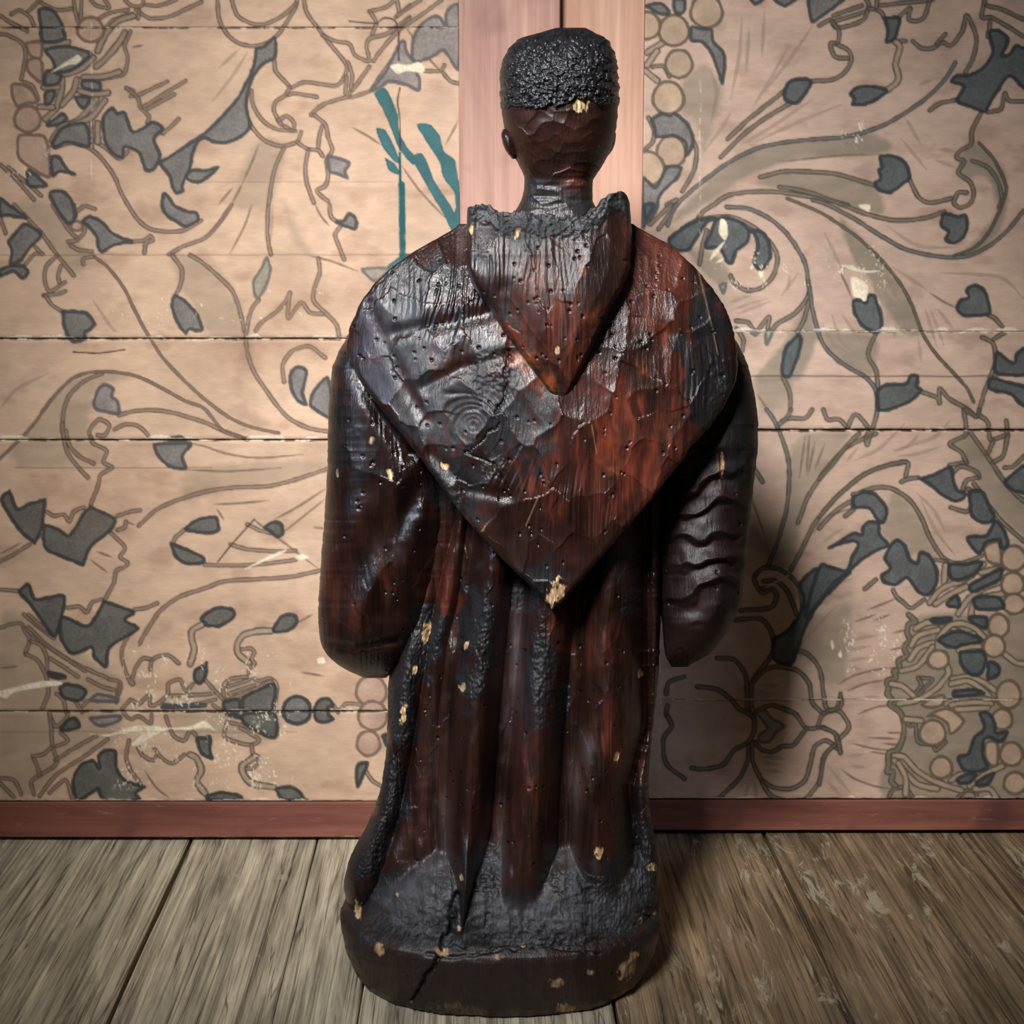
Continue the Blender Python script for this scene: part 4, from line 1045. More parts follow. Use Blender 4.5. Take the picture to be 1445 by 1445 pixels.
for (cx, cy, rx, ry, a) in ((395, 430, 90, 60, .16), (540, 410, 70, 60, .16), (330, 505, 60, 30, .22), (430, 490, 120, 14, .2), (560, 560, 50, 60, .18), (300, 700, 160, 40, .10),
                            (120, 700, 110, 60, .2), (520, 165, 50, 22, .2), (620, 250, 60, 110, .08), (1175, 300, 90, 40, .10), (1290, 1110, 120, 40, .06), (390, 855, 40, 16, .22)):
    k = np.exp(-(((xx - cx) / rx) ** 2 + ((yy - cy) / ry) ** 2)) * (0.4 + 1.2 * fbm(xx / 16, yy / 12, int(cx)))
    blend((slice(None), slice(None)), k * a, rgb(116, 84, 66))
CLIN = lin(np.clip(canvas, 0, 1)).astype(np.float32)
def sample(px, py):
    px = np.where(px < 0, -px, px); px = np.where(px > CW - 1, 2 * (CW - 1) - px, px)   # the print repeats mirrored beyond the frame
    py = np.where(py < 0, -py, py)
    x = np.clip(px + PAD, 0, canvas.shape[1] - 1.01); y = np.clip(py + PAD, 0, canvas.shape[0] - 1.01)
    x0 = x.astype(int); y0 = y.astype(int); fx = (x - x0)[:, None]; fy = (y - y0)[:, None]
    return (CLIN[y0, x0] * (1 - fx) + CLIN[y0, x0 + 1] * fx) * (1 - fy) + (CLIN[y0 + 1, x0] * (1 - fx) + CLIN[y0 + 1, x0 + 1] * fx) * fy

# ------------------------------------------------------------------ the two papered board panels
Y_L, Y_R = 0.0, 0.023
STEP = 1.56 / 1055.0
def papered_board(px0, px1, py0, py1, Y, parent, seed, top_rag, bot_rag):
    x0, x1 = xcol(px0, 100, Y), xcol(px1, 100, Y); z0, z1 = zrow(py1, Y), zrow(py0, Y)
    nx = int((x1 - x0) / STEP); nz = max(int((z1 - z0) / STEP), 4)
    X = np.linspace(x0, x1, nx); Zt = np.linspace(0, 1, nz)
    gx, gt = np.meshgrid(X, Zt)
    gp0 = 0.0003 if top_rag else 0.0; gp1 = 0.0003 if bot_rag else 0.0
    top = z1 - gp0 - top_rag * fbm(gx * 70, gx * 0, seed, 4); bot = z0 + gp1 + bot_rag * fbm(gx * 70, gx * 0, seed + 1, 4)
    gz = top + (bot - top) * gt
    edge = np.minimum(gt, 1 - gt) * (z1 - z0)
    gy = Y + 0.0012 * np.exp(-(1 - gt) * (z1 - z0) / 0.0012) * (gp1 > 0) + 0.0012 * np.exp(-gt * (z1 - z0) / 0.0012) * (gp0 > 0) - 0.0012 * (fbm(gx * 9, gz * 14, seed + 2, 4) - 0.5) - 0.0005 * np.exp(-(edge / 0.004 - 1) ** 2)
    px, py = project(gx.ravel(), np.full(gx.size, Y), gz.ravel())
    cols = sample(px, py)
    V = np.stack([gx.ravel(), gy.ravel(), gz.ravel()], 1)
    F = grid_faces(nz, nx)
    # board thickness: a back rim
    B = np.array([(x0, Y + .012, z1), (x1, Y + .012, z1), (x1, Y + .012, z0), (x0, Y + .012, z0)])
    ring = np.concatenate([np.arange(nx), np.arange(1, nz) * nx + nx - 1, (nz - 1) * nx + np.arange(nx - 2, -1, -1), np.arange(nz - 2, 0, -1) * nx])
    rb = V[ring].copy(); rb[:, 1] = Y + 0.012
    nb = len(V); k = len(ring); i = np.arange(k); j = (i + 1) % k
    side_f = np.stack([ring[i], ring[j], nb + j, nb + i], 1)
    V = np.concatenate([V, rb]); cols = np.concatenate([cols, np.tile(lin(rgb(70, 52, 40)), (k, 1))])
    return mesh_obj('board', V, np.concatenate([F, side_f]), M_PAPER, parent, cols)
def box(name, x0, x1, y0, y1, z0, z1, mat, parent=None, bev=0.002, nseg=1, warp=0.0, origin=None, rz=0.0, axis=0, seed=0):
    """bevelled board with a few segments along its length so that its edges can wander"""
    ox, oy, oz = origin or ((x0 + x1) / 2, (y0 + y1) / 2, (z0 + z1) / 2)
    L = [(x0, x1), (y0, y1), (z0, z1)]
    u, v = [a for a in (0, 1, 2) if a != axis]
    b = bev
    prof = []
    for (su, sv) in ((0, 0), (1, 0), (1, 1), (0, 1)):
        cu = L[u][su]; cv = L[v][sv]; du = b if su == 0 else -b; dv = b if sv == 0 else -b
        pair = [(cu, cv + dv), (cu + du, cv)]
        prof += pair if (su + sv) % 2 == 0 else pair[::-1]
    V = []; F = []
    for k in range(nseg + 1):
        t = L[axis][0] + (L[axis][1] - L[axis][0]) * k / nseg
        for i, (a, c) in enumerate(prof):
            w = [0, 0, 0]; w[axis] = t
            w[u] = a + warp * (float(vnoise(np.array(t * 9.0), np.array(i // 2 * 3.1), seed)) - .5); w[v] = c + warp * .5 * (float(vnoise(np.array(t * 7.0), np.array(i // 2 * 5.3), seed + 4)) - .5)
            V.append((w[0] - ox, w[1] - oy, w[2] - oz))
    n = len(prof)
    for k in range(nseg):
        for i in range(n):
            F.append((k * n + i, k * n + (i + 1) % n, (k + 1) * n + (i + 1) % n, (k + 1) * n + i))
    F.append(tuple(range(n))[::-1]); F.append(tuple(nseg * n + i for i in range(n)))
    o = mesh_obj(name, V, F, mat, parent, smooth=False)
    import bmesh
    bm = bmesh.new(); bm.from_mesh(o.data); bmesh.ops.recalc_face_normals(bm, faces=bm.faces[:]); bm.to_mesh(o.data); bm.free()
    o.location = (ox, oy, oz); o.rotation_euler[2] = rz
    return o
def structure(o): o['kind'] = 'structure'; return o

wb = structure(box('wall_back', -1.9, 1.9, 0.055, 0.09, -0.05, 2.3, M_BACK)); 
wl = structure(empty('wall_left')); wr = structure(empty('wall_right'))
TOPPX = -45
for i, (a, b, tr, br) in enumerate(((TOPPX, 38.5, 0, 0), (38.5, 477.5, 0, .0004), (477.5, 620.5, .0004, .0004), (620.5, 1003.5, .0005, .0006), (1003.5, 1131.5, .0005, .0012))):
    papered_board(-120, 647.7, a, b, Y_L, wl, 100 + i * 7, tr, br)
for i, (a, b, tr, br) in enumerate(((TOPPX, 467.5, 0, 0), (467.5, 606.5, 0, .0010), (606.5, 987.0, .0006, 0), (987.0, 1128.0, 0, .0014))):
    papered_board(909.3, 1570, a, b, Y_R, wr, 200 + i * 7, tr, br)
zt = zrow(TOPPX)
x_l = xcol(648, 100); x_m = xcol(790, 100)
structure(box('trim_1', x_l, x_m, Y_L - .0015, Y_L + .02, zrow(1131.5), zt, M_STILE_L, None, .0016, 40, .0012, axis=2, seed=3))
structure(box('trim_2', xcol(790, 100, Y_R), xcol(909, 100, Y_R), Y_R - .0015, Y_R + .02, zrow(1128, Y_R), zt, M_STILE_R, None, .0012, 40, .0008, axis=2, seed=5))
structure(box('baseboard_left', xcol(-120, 1160), xcol(792, 1160), Y_L - .0012, Y_L + .02, 0.006, zrow(1131.5), M_BASE, None, .0016, 40, .0016, axis=0, seed=8))
structure(box('baseboard_right', xcol(794, 1160, Y_R), xcol(1575, 1160, Y_R), Y_R - .0012, Y_R + .02, 0.007, zrow(1129, Y_R), M_BASE, None, .0016, 40, .0016, axis=0, seed=12))

# ------------------------------------------------------------------ floor
fl = structure(box('floor', -1.9, 1.9, -2.3, 0.054, -0.06, -0.022, M_GAP))
def xfloor(px): return (px - 722.5) / FPX * (CAM_Y * -CP + CAM_Z * SP)
RZ = math.atan(0.0248)                      # boards run very slightly askew
cuts = [(-1130, 0), (-850, 3), (-560, 3.5), (-285, 3.5), (-14, 4), (267, 5.5), (447, 1.6), (541, 3), (826, 3.5), (1085, 4.5), (1366, 4.0), (1640, 3), (1920, 3), (2190, 3), (2460, 0)]
for i in range(len(cuts) - 1):
    a = xfloor(cuts[i][0]) + cuts[i][1] * .0005; b = xfloor(cuts[i + 1][0]) - cuts[i + 1][1] * .0005
    mid = (a + b) / 2
    o = box('plank', -(b - a) / 2, (b - a) / 2, -2.25, 0.045, -0.022, 0.0, M_FLOOR_L if mid < 0.03 else M_FLOOR_R, None, .0018, 60, .0022, origin=(0, 0, 0), axis=1, seed=20 + i)
    o.location = (mid, 0, -0.0006 - 0.0012 * rng.rand()); o.rotation_euler[2] = RZ
    o.parent = fl; o.matrix_parent_inverse = fl.matrix_world.inverted()
    import mathutils
    o.matrix_parent_inverse = mathutils.Matrix.Translation(fl.location).inverted()

# ------------------------------------------------------------------ the carved statue
YC = -0.36
statue = empty('monk_statue', (0, YC, 0))
statue['label'] = 'dark carved wooden statue of a hooded monk seen from behind, standing on the floorboards'
statue['category'] = 'statue'

def tab(rows):
    a = np.array(rows, float); return a[:, 0], a[:, 1:]
def rowval(keys, vals, q, smooth=7):
    """linear table with rounded corners"""
    out = 0
    for k in np.linspace(-smooth, smooth, 5): out = out + np.interp(q + k, keys, vals)
    return out / 5
def seg(px, py, pts):
    """distance in steps to a polyline, and the position along it"""
    D = np.full(np.shape(px), 1e3); T = np.zeros(np.shape(px)); P = np.array(pts, float)
    for i in range(len(P) - 1):
        a, b = P[i], P[i + 1]; e = b - a
        t = np.clip(((px - a[0]) * e[0] + (py - a[1]) * e[1]) / (e @ e), 0, 1)
        d = np.hypot(px - a[0] - t * e[0], py - a[1] - t * e[1])
        m = d < D; D = np.where(m, d, D); T = np.where(m, (i + t) / (len(P) - 1), T)
    return D, T

# worn, charred, waxed and broken places of the carving: centre, radii, strength
CHAR = [(600, 430, 130, 100, .75), (560, 560, 100, 130, .65), (690, 580, 110, 110, .75), (640, 680, 70, 60, .7), (760, 820, 60, 40, .9), (720, 770, 60, 40, .4),
        (1000, 520, 40, 130, .85), (1035, 600, 40, 120, .75), (970, 470, 40, 40, .5), (490, 600, 35, 130, .8), (520, 540, 40, 80, .6),
        (735, 330, 70, 28, .9), (680, 350, 28, 60, .7), 
        (600, 905, 32, 70, .9), (568, 1000, 30, 80, .95), (552, 1110, 32, 70, .95), (520, 1190, 40, 60, 1), (675, 890, 30, 100, .85), (665, 960, 26, 60, .8), (760, 960, 36, 100, .75),
        (790, 1000, 26, 90, .6), (885, 840, 26, 60, .6), (905, 1200, 40, 90, 1), (700, 1300, 300, 50, .95), (860, 1270, 90, 70, .9), (560, 1280, 90, 70, .9), (680, 1250, 40, 60, .8), (930, 1100, 20, 160, .6),
        (785, 275, 60, 30, .9), (470, 900, 40, 60, .3), (540, 470, 60, 60, .5)]
CRUMBLE = [(735, 325, 80, 16, .9), (602, 905, 26, 70, .8), (566, 1000, 24, 90, .95), (552, 1110, 28, 80, .95), (516, 1190, 40, 60, 1), (675, 890, 22, 90, .9), (663, 960, 20, 50, .8), (765, 950, 24, 110, .85), (795, 980, 14, 60, .6),
           (888, 840, 20, 50, .6), (905, 1210, 30, 80, 1), (560, 1310, 90, 30, .8), (740, 1325, 120, 22, .7), (865, 1285, 70, 60, .95), (750, 1270, 30, 30, .3), (735, 845, 40, 22, .8), (690, 530, 50, 36, .75), (700, 660, 30, 22, .7), (640, 700, 26, 30, .6), (580, 400, 40, 26, .45),
           (1010, 560, 20, 70, .6), (1035, 600, 14, 70, .5), (680, 345, 16, 50, .5), (930, 1150, 14, 120, .7), (500, 580, 16, 70, .5), (660, 450, 50, 18, .4)]
RED = [(775, 440, 95, 100, .85), (880, 600, 90, 130, .9), (930, 420, 70, 110, .9), (770, 690, 90, 90, .55), (960, 540, 60, 90, .6), (660, 610, 50, 40, .5), (820, 640, 70, 70, .8), (760, 520, 60, 60, .8),
       (730, 450, 50, 90, .6), (840, 440, 40, 110, .5), (985, 700, 60, 90, .45), (540, 800, 80, 120, .3), (640, 860, 40, 120, .5), (720, 850, 60, 160, .3), (700, 1160, 30, 80, .35), (750, 1130, 50, 90, .35), (870, 1000, 40, 200, .45), (790, 880, 40, 120, .35)]
ORANGE = [(735, 508, 30, 24, .9), (705, 455, 16, 34, .6), (835, 460, 18, 50, .5), (770, 400, 34, 40, .35), (822, 372, 9, 44, .55), (735, 520, 34, 16, .8), (770, 545, 22, 26, .8), (860, 640, 26, 40, .5), (690, 430, 24, 60, .35), (905, 530, 22, 50, .35), (815, 480, 18, 60, .35), (775, 175, 60, 30, .25), (660, 1190, 24, 30, .3)]
CHIP = [(819, 147, 11, 12, 0), (783, 838, 12, 22, .3), (601, 896, 6, 20, .2), (658, 909, 4, 10, .3), (653, 971, 6, 8, 0), (569, 1010, 5, 16, .2), (585, 945, 4, 8, .3), (903, 951, 5, 8, .2), (870, 1066, 4, 8, .2),
        (845, 1202, 7, 10, 0), (919, 1224, 8, 6, 0), (505, 1284, 6, 18, -.2), (622, 1342, 12, 7, 0), (787, 1388, 13, 7, 0), (888, 1364, 12, 26, .5), (798, 1425, 12, 9, 0), (535, 1340, 8, 9, 0),
        (921, 1287, 4, 6, 0), (736, 1333, 5, 4, 0), (903, 1299, 4, 4, 0), (627, 658, 7, 6, .4), (550, 669, 4, 9, -.4), (786, 494, 4, 8, 0), (665, 322, 4, 12, .1), (731, 327, 3, 9, .3), (831, 318, 7, 5, 0),
        (650, 1425, 40, 10, .2), (590, 1432, 30, 12, .3), (700, 1350, 6, 4, 0), (648, 1310, 4, 5, 0), (1019, 655, 3, 18, 0), (524, 620, 3, 6, 0), (476, 668, 2, 8, 0), (880, 1405, 20, 8, -.4), (835, 1372, 6, 4, 0), (560, 1262, 3, 4, 0), (651, 1238, 3, 5, 0)]
DUST = [(580, 1265, 60, 22, .8, -.35), (628, 1180, 10, 70, .6, .1), (742, 1290, 34, 30, .8, .1), (706, 1200, 9, 90, .7, -.06), (728, 910, 11, 90, 1.0, -.05), (716, 1020, 8, 60, .7, 0), (806, 1240, 10, 80, .6, 0), (830, 1060, 16, 30, .9, .5), (812, 1120, 11, 60, .8, 0), (865, 1310, 60, 16, .4, 0), (612, 1100, 6, 100, .4, .05), (650, 340, 6, 30, .6, 0)]
HOLES = []
while len(HOLES) < 420:
    x, y = rng.uniform(470, 1060), rng.uniform(310, 1420)
    dens = .35 + .65 * math.exp(-((x - 720) / 160) ** 2 - ((y - 430) / 170) ** 2)
    if rng.rand() < dens: HOLES.append((x, y, rng.uniform(.9, 2.3)))
HOLES = np.array(HOLES)
CRACKS = [([(722, 495), (712, 520), (713, 562), (700, 585), (704, 596), (660, 640)], 1.6, .004),
          ([(648, 1262), (634, 1310), (605, 1370), (578, 1412)], 3.2, .010), ([(660, 640), (700, 655), (716, 690)], 1.6, .002),
          ([(600, 1345), (648, 1352), (700, 1340), (770, 1334), (850, 1346)], 2.4, .004),
          ([(690, 1290), (684, 1325)], 1.5, .003), ([(508, 1352), (640, 1378)], 1.2, .001)]
SCAR = [([(975, 345), (990, 400), (1002, 450), (1013, 500)], 1.0), ([(760, 700), (742, 742)], .9), ([(835, 600), (842, 640)], .8), ([(1012, 640), (1016, 690)], 1.2)]

def carve(px, py, cell=(46, 72), gouge=0.0035, grain=0.0005, char_amp=0.0016, seed=0, grain_dir=None, chars=True):
    """relief (metres, positive = outwards), colour and roughness of the worked surface at print positions px, py"""
    wx = px + (fbm(px / 40, py / 40, 80, 3) - .5) * 26; wy = py + (fbm(px / 40, py / 40, 83, 3) - .5) * 26
    f1, f2, bx, by, bi = worley(wx / cell[0], wy / cell[1], seed + 2)
    h = gouge * (np.minimum(f1, .9) ** 2 - .3)                       # scooped chisel marks
    h = h + gouge * .8 * (bx * (bi[..., 0] - .5) + by * (bi[..., 1] - .5))
    # weathered grain, running down the figure and flowing round the knot of the back
    kx, ky = px - 668, py - 600
    rad = np.hypot(kx, ky * 1.0); kn = np.exp(-(rad / 95) ** 2)
    gu = px + (fbm(px / 90, py / 200, 90, 3) - .5) * 44 if grain_dir is None else grain_dir
    gu = gu * (1 - kn) + kn * (rad * 1.0 + 600)
    shd = 1.3 * np.exp(-((px - 625) / 70) ** 2 - ((py - 405) / 75) ** 2) + .6 * kn
    g = np.sin(gu * 0.80 + 3 * fbm(px / 30, py / 90, 91, 2)) * .55 * np.minimum(shd, 1) + (vnoise(gu / 2.1, py / 46, 92) - .5) * 1.4 + (vnoise(gu / 5.5, py / 90, 96) - .5) * 1.0
    gl = .25 + 1.1 * sstep(.42, .68, fbm(px / 70, py / 70, 93, 3)) + 1.2 * np.exp(-((px - 640) / 70) ** 2 - ((py - 410) / 70) ** 2)
    h = h + grain * g * gl
    # charring
    jag = (fbm(px / 12, py / 16, 95, 4) - .5)
    cm = np.zeros(px.shape); rd = cm.copy(); og = cm.copy(); du = cm.copy()
    for cx, cy, rx, ry, s in CHAR if chars else []:
        cm = np.maximum(cm, s * np.exp(-(((px - cx) / rx) ** 2 + ((py - cy) / ry) ** 2) ** 1.4))
    for cx, cy, rx, ry, s in RED: rd = np.maximum(rd, s * np.exp(-(((px - cx) / rx) ** 2 + ((py - cy) / ry) ** 2)))
    for cx, cy, rx, ry, s in ORANGE: og = np.maximum(og, s * np.exp(-(((px - cx) / rx) ** 2 + ((py - cy) / ry) ** 2)))
    big = fbm(px / 34, py / 60, 97, 4)
    streak = vnoise(px / 5 + (big - .5) * 6, py / 50, 98)
    cmask = sstep(.32, .74, cm + (jag * 1.1) + (big - .5) * .5)
    rmask = sstep(.22, 1.0, rd + (big - .5) * 1.1 + (bi[..., 2] - .5) * .25 + (streak - .5) * .3)
    omask = sstep(.30, .8, og + jag * .8)
    dk = (.60 + .8 * big)[..., None]
    col = rgb(42, 21, 16) * dk
    col = col * (1 - rmask[..., None]) + rgb(92, 42, 29) * (.55 + .55 * streak[..., None] + .16 * bi[..., 2:3]) * rmask[..., None]
    col = col * (1 - omask[..., None]) + rgb(128, 64, 30) * omask[..., None]
    col = col * (1 - cmask[..., None]) + rgb(25, 22, 24) * (.7 + .6 * streak[..., None]) * cmask[..., None]
    rough = .27 + .12 * big + .10 * cmask
    crum = .5 - np.abs(fbm(px / 5.0, py / 6.0, 99, 4) - .5) * 4
    clump = (worley(wx / 5.0, wy / 6.2, 5)[0] - .4)
    cr = np.zeros(px.shape)
    for cx, cy, rx, ry, s in CRUMBLE if chars else []: cr = np.maximum(cr, s * np.exp(-(((px - cx) / rx) ** 2 + ((py - cy) / ry) ** 2) ** 1.3))
    rough_patch = sstep(.30, .75, cr + jag * .7)
    h = h + char_amp * (crum * .8 - clump * .8 + (vnoise(px / 13, py / 15, 104) - .5) * 1.2) * rough_patch
    # dusty grey wax in the hollows
    for cx, cy, rx, ry, s, sh in DUST:
        du = np.maximum(du, s * np.exp(-(((px - cx - sh * (cy - py) * 0) / rx) ** 2 + ((py - cy - sh * (px - cx)) / ry) ** 2)))
    du = du * (.6 + .8 * big)
    col = col * (1 - .55 * du[..., None]) + rgb(104, 100, 104) * .55 * du[..., None]
    rough = rough + .1 * du + .14 * rough_patch
    # splits, beetle holes, scars, broken-off chips
    for pts, w, dep in CRACKS:
        b = np.array(pts); m = (px > b[:, 0].min() - 12) & (px < b[:, 0].max() + 12) & (py > b[:, 1].min() - 12) & (py < b[:, 1].max() + 12)
        if not m.any(): continue
        D, T = seg(px[m] + jag[m] * 16, py[m] + jag[m] * 10, pts); k = np.exp(-(D / (w * (1.2 - .8 * T))) ** 2)
        h[m] -= dep * k; col[m] = col[m] * (1 - .85 * k[:, None])
    for pts, w in SCAR:
        b = np.array(pts); m = (px > b[:, 0].min() - 8) & (px < b[:, 0].max() + 8) & (py > b[:, 1].min() - 8) & (py < b[:, 1].max() + 8)
        if not m.any(): continue
        D, T = seg(px[m], py[m], pts); k = np.exp(-(D / w) ** 2); col[m] = col[m] * (1 - .7 * k[:, None]) + rgb(160, 130, 100) * .7 * k[:, None]
    cellmap = {}
    for x, y, r in HOLES:
        m = (np.abs(px - x) < 6) & (np.abs(py - y) < 6)
        if not m.any(): continue
        d = np.hypot(px[m] - x, py[m] - y); k = 1 - sstep(r * .6, r + .9, d)
        h[m] -= .0022 * k; col[m] = col[m] * (1 - .85 * k[:, None])
    for cx, cy, rx, ry, a in CHIP:
        m = (np.abs(px - cx) < rx * 2 + ry) & (np.abs(py - cy) < ry * 2 + rx)
        if not m.any(): continue
        u = (px[m] - cx) * math.cos(a) + (py[m] - cy) * math.sin(a); v = -(px[m] - cx) * math.sin(a) + (py[m] - cy) * math.cos(a)
        e = np.hypot(u / rx, v / ry) + (fbm(px[m] / 4, py[m] / 7, 101, 3) - .5) * 1.5
        k = 1 - sstep(.72, .92, e)
        tone = rgb(208, 172, 126) * (.62 + .6 * vnoise(px[m] / 2, py[m] / 9, 103)[:, None])
        if rx > 25: tone = tone * .5
        col[m] = col[m] * (1 - k[:, None]) + tone * k[:, None]; h[m] -= .0014 * k; rough[m] = rough[m] * (1 - k) + .75 * k
    rough = rough - .17 * np.exp(-((px - 640) / 50) ** 2 - ((py - 415) / 60) ** 2)
    return h, lin(np.clip(col, 0, 1)), np.clip(rough, .11, .9)

def loft(name, rows, yc, n, detail, step=1.7, parent=None, jit=0.6, warp=None, fold=None, front=26):
    """closed carved solid: rows of (py, left, right, back depth, front depth)"""
    keys, v = tab(rows)
    q = np.arange(keys[0], keys[-1] + .01, step)
    sm = min(7, (keys[-1] - keys[0]) / 12)
    xl, xr, db, df = [rowval(keys, v[:, i], q, sm) for i in range(4)]
    xl = xl + (fbm(q / 7, q * 0 + 1, 120, 3) - .5) * 2 * jit * 2; xr = xr + (fbm(q / 7, q * 0 + 5, 121, 3) - .5) * 2 * jit * 2
    nb = int((xr - xl).max() * math.pi / 2 / step)
    th = np.linspace(0, math.pi, nb)
    c = np.cos(th); s = (1 - np.abs(c) ** n) ** (1 / n)
    mid = (xl + xr) / 2; hw = (xr - xl) / 2
    qx = mid[:, None] - hw[:, None] * c[None, :]; qy = np.repeat(q[:, None], nb, 1)
    if warp is not None: qy = warp(qx, qy)
    h, col, rough = detail(qx, qy)
    if fold is not None: h = h + fold(qx, qy)
    wgt = np.clip(s * 3, 0, 1)[None, :]
    Y = yc - db[:, None] * s[None, :] - h * wgt
    X, _, Z = unproject(qx, qy, Y)
    tf = np.linspace(math.pi, 2 * math.pi, front + 2)[1:-1]
    cf = np.cos(tf); sf = (1 - np.abs(cf) ** n) ** (1 / n)
    fx = mid[:, None] - hw[:, None] * cf[None, :]; fy = np.repeat(q[:, None], front, 1)
    FX, _, FZ = unproject(fx, fy, yc); FY = yc + df[:, None] * sf[None, :] + (fbm(fx / 20, fy / 30, 130, 3) - .5) * .006
    dark = np.tile(lin(rgb(58, 30, 20)), (len(q), front, 1))
    V = np.stack([np.concatenate([X, FX], 1), np.concatenate([Y + 0 * X, FY], 1), np.concatenate([Z, FZ], 1)], -1)
    C = np.concatenate([col, dark], 1); R = np.concatenate([rough, np.full((len(q), front), .5)], 1)
    nr, nc = V.shape[:2]
    V = V.reshape(-1, 3); C = C.reshape(-1, 3); R = R.ravel()
    F = grid_faces(nr, nc, True)
    # close top and bottom with a fan
    base = len(V); V = np.concatenate([V, V[:nc].mean(0, keepdims=True), V[-nc:].mean(0, keepdims=True)])
    C = np.concatenate([C, C[:1], C[-1:]]); R = np.concatenate([R, R[:1], R[-1:]])
    i = np.arange(nc); j = (i + 1) % nc
    F = np.concatenate([F, np.stack([np.full(nc, base), i, j, j], 1)[:, :4]]) if False else F
    me_f = F
    o = solid(name, V, me_f, np.stack([np.full(nc, base), i, j], 1), np.stack([np.full(nc, base + 1), (nr - 1) * nc + j, (nr - 1) * nc + i], 1), C, R, parent)
    return o
def solid(name, V, quads, tri_a, tri_b, C, R, parent):
    me = bpy.data.meshes.new(name)
    V = V - np.array([0, YC, 0])
    loops = np.concatenate([quads.ravel(), tri_a.ravel(), tri_b.ravel()]).astype(np.int32)
    tot = np.concatenate([np.full(len(quads), 4), np.full(len(tri_a) + len(tri_b), 3)]).astype(np.int32)
    start = np.concatenate([[0], np.cumsum(tot)[:-1]]).astype(np.int32)
    me.vertices.add(len(V)); me.vertices.foreach_set('co', V.astype(np.float32).ravel())
    me.loops.add(len(loops)); me.loops.foreach_set('vertex_index', loops)
    me.polygons.add(len(tot)); me.polygons.foreach_set('loop_start', start); me.polygons.foreach_set('loop_total', tot)
    me.update(calc_edges=True)
    me.polygons.foreach_set('use_smooth', np.ones(len(tot), bool))
    a = me.color_attributes.new('paint', 'FLOAT_COLOR', 'POINT'); c4 = np.ones((len(V), 4), np.float32); c4[:, :3] = C; a.data.foreach_set('color', c4.ravel())
    a = me.attributes.new('gloss', 'FLOAT', 'POINT'); a.data.foreach_set('value', R.astype(np.float32))
    me.materials.append(M_WOOD)
    o = bpy.data.objects.new(name, me); COL.objects.link(o); o.parent = parent
    return o

# --- shape of the back under cape and hood
BK, BV = tab([(300, .040), (330, .055), (360, .075), (400, .094), (450, .108), (520, .118), (620, .122), (700, .120), (780, .116), (870, .112)])
def back(qx, qy):
    s = np.clip(np.abs(qx - 768) / 312, 0, 1)
    return rowval(BK, BV[:, 0], qy, 16) * (1 - s ** 2.3) ** (1 / 2.3)

def relief(name, rows, depth, thick, edge, detail, parent, step=1.6, warp=None, extra=None, slope=1.0, jit=.8, under=.03, top_open=False):
    """a carved layer lying on the back: its rim drops to the layer below"""
    keys, v = tab(rows)
    q = np.arange(keys[0], keys[-1] + .01, step)
    xl, xr = [rowval(keys, v[:, i], q, 5) for i in range(2)]
    xl = xl + (fbm(q / 9, q * 0 + 2, 140, 3) - .5) * 4 * jit; xr = xr + (fbm(q / 9, q * 0 + 6, 141, 3) - .5) * 4 * jit
    nb = int((xr - xl).max() / step)
    u = np.linspace(0, 1, nb); u = np.concatenate([[0, 0], u, [1, 1]])
    qx = xl[:, None] + (xr - xl)[:, None] * u[None, :]; qy = np.repeat(q[:, None], nb + 4, 1)
    if warp is not None: qy = warp(qx, qy)
    h, col, rough = detail(qx, qy)
    dl = (qx - xl[:, None]); dr = (xr[:, None] - qx)
    sl = np.cos(np.arctan(np.gradient(xl, q)))[:, None]; sr = np.cos(np.arctan(np.gradient(xr, q)))[:, None]
    d = np.minimum(dl * sl, dr * sr)
    e = np.sqrt(1 - (1 - np.clip(d / edge, 0, 1)) ** 2)
    T = rowval(np.array([r[0] for r in thick], float), np.array([r[1] for r in thick], float), qy, 14)
    out = T * (.55 + .45 * e) + h * np.clip(d / 4, .2, 1)
    if extra is not None: out = out + extra(qx, qy, dl, dr)
    Y = YC - depth(qx, qy) - out
    Y[:, 0] += under + T[:, 0]; Y[:, -1] += under + T[:, -1]      # rim walls go in
    Y[:, 1] += .0006; Y[:, -2] += .0006
    X, _, Z = unproject(qx, qy, Y)
    V = np.stack([X, Y, Z], -1)
    # walls at the first and last row, and a back skin that closes the layer
    def skin(row): 
        w = row.copy(); w[:, 1] = np.maximum(w[:, 1] + under, w[[0, -1], 1].max() * 0 + w[:, 1] + under); return w
    V = np.concatenate([skin(V[0])[None], V, skin(V[-1])[None]]); col = np.concatenate([col[:1], col, col[-1:]]); rough = np.concatenate([rough[:1], rough, rough[-1:]])
    nr, nc = V.shape[:2]
    F = grid_faces(nr, nc)
    # coarse inner skin
    ring = np.concatenate([np.arange(nc), np.arange(1, nr) * nc + nc - 1, (nr - 1) * nc + np.arange(nc - 2, -1, -1), np.arange(nr - 2, 0, -1) * nc])
    flat = V.reshape(-1, 3); cen = flat[ring].mean(0, keepdims=True)
    cen[0, 1] = max(cen[0, 1], YC - .05)
    base = len(flat); k = len(ring); i = np.arange(k); j = (i + 1) % k
    tri = np.stack([np.full(k, base), ring[j], ring[i]], 1)
    return solid(name, np.concatenate([flat, cen]), F, tri, tri[:0], np.concatenate([col.reshape(-1, 3), lin(rgb(40, 24, 18))[None]]), np.concatenate([rough.ravel(), [.5]]), parent)

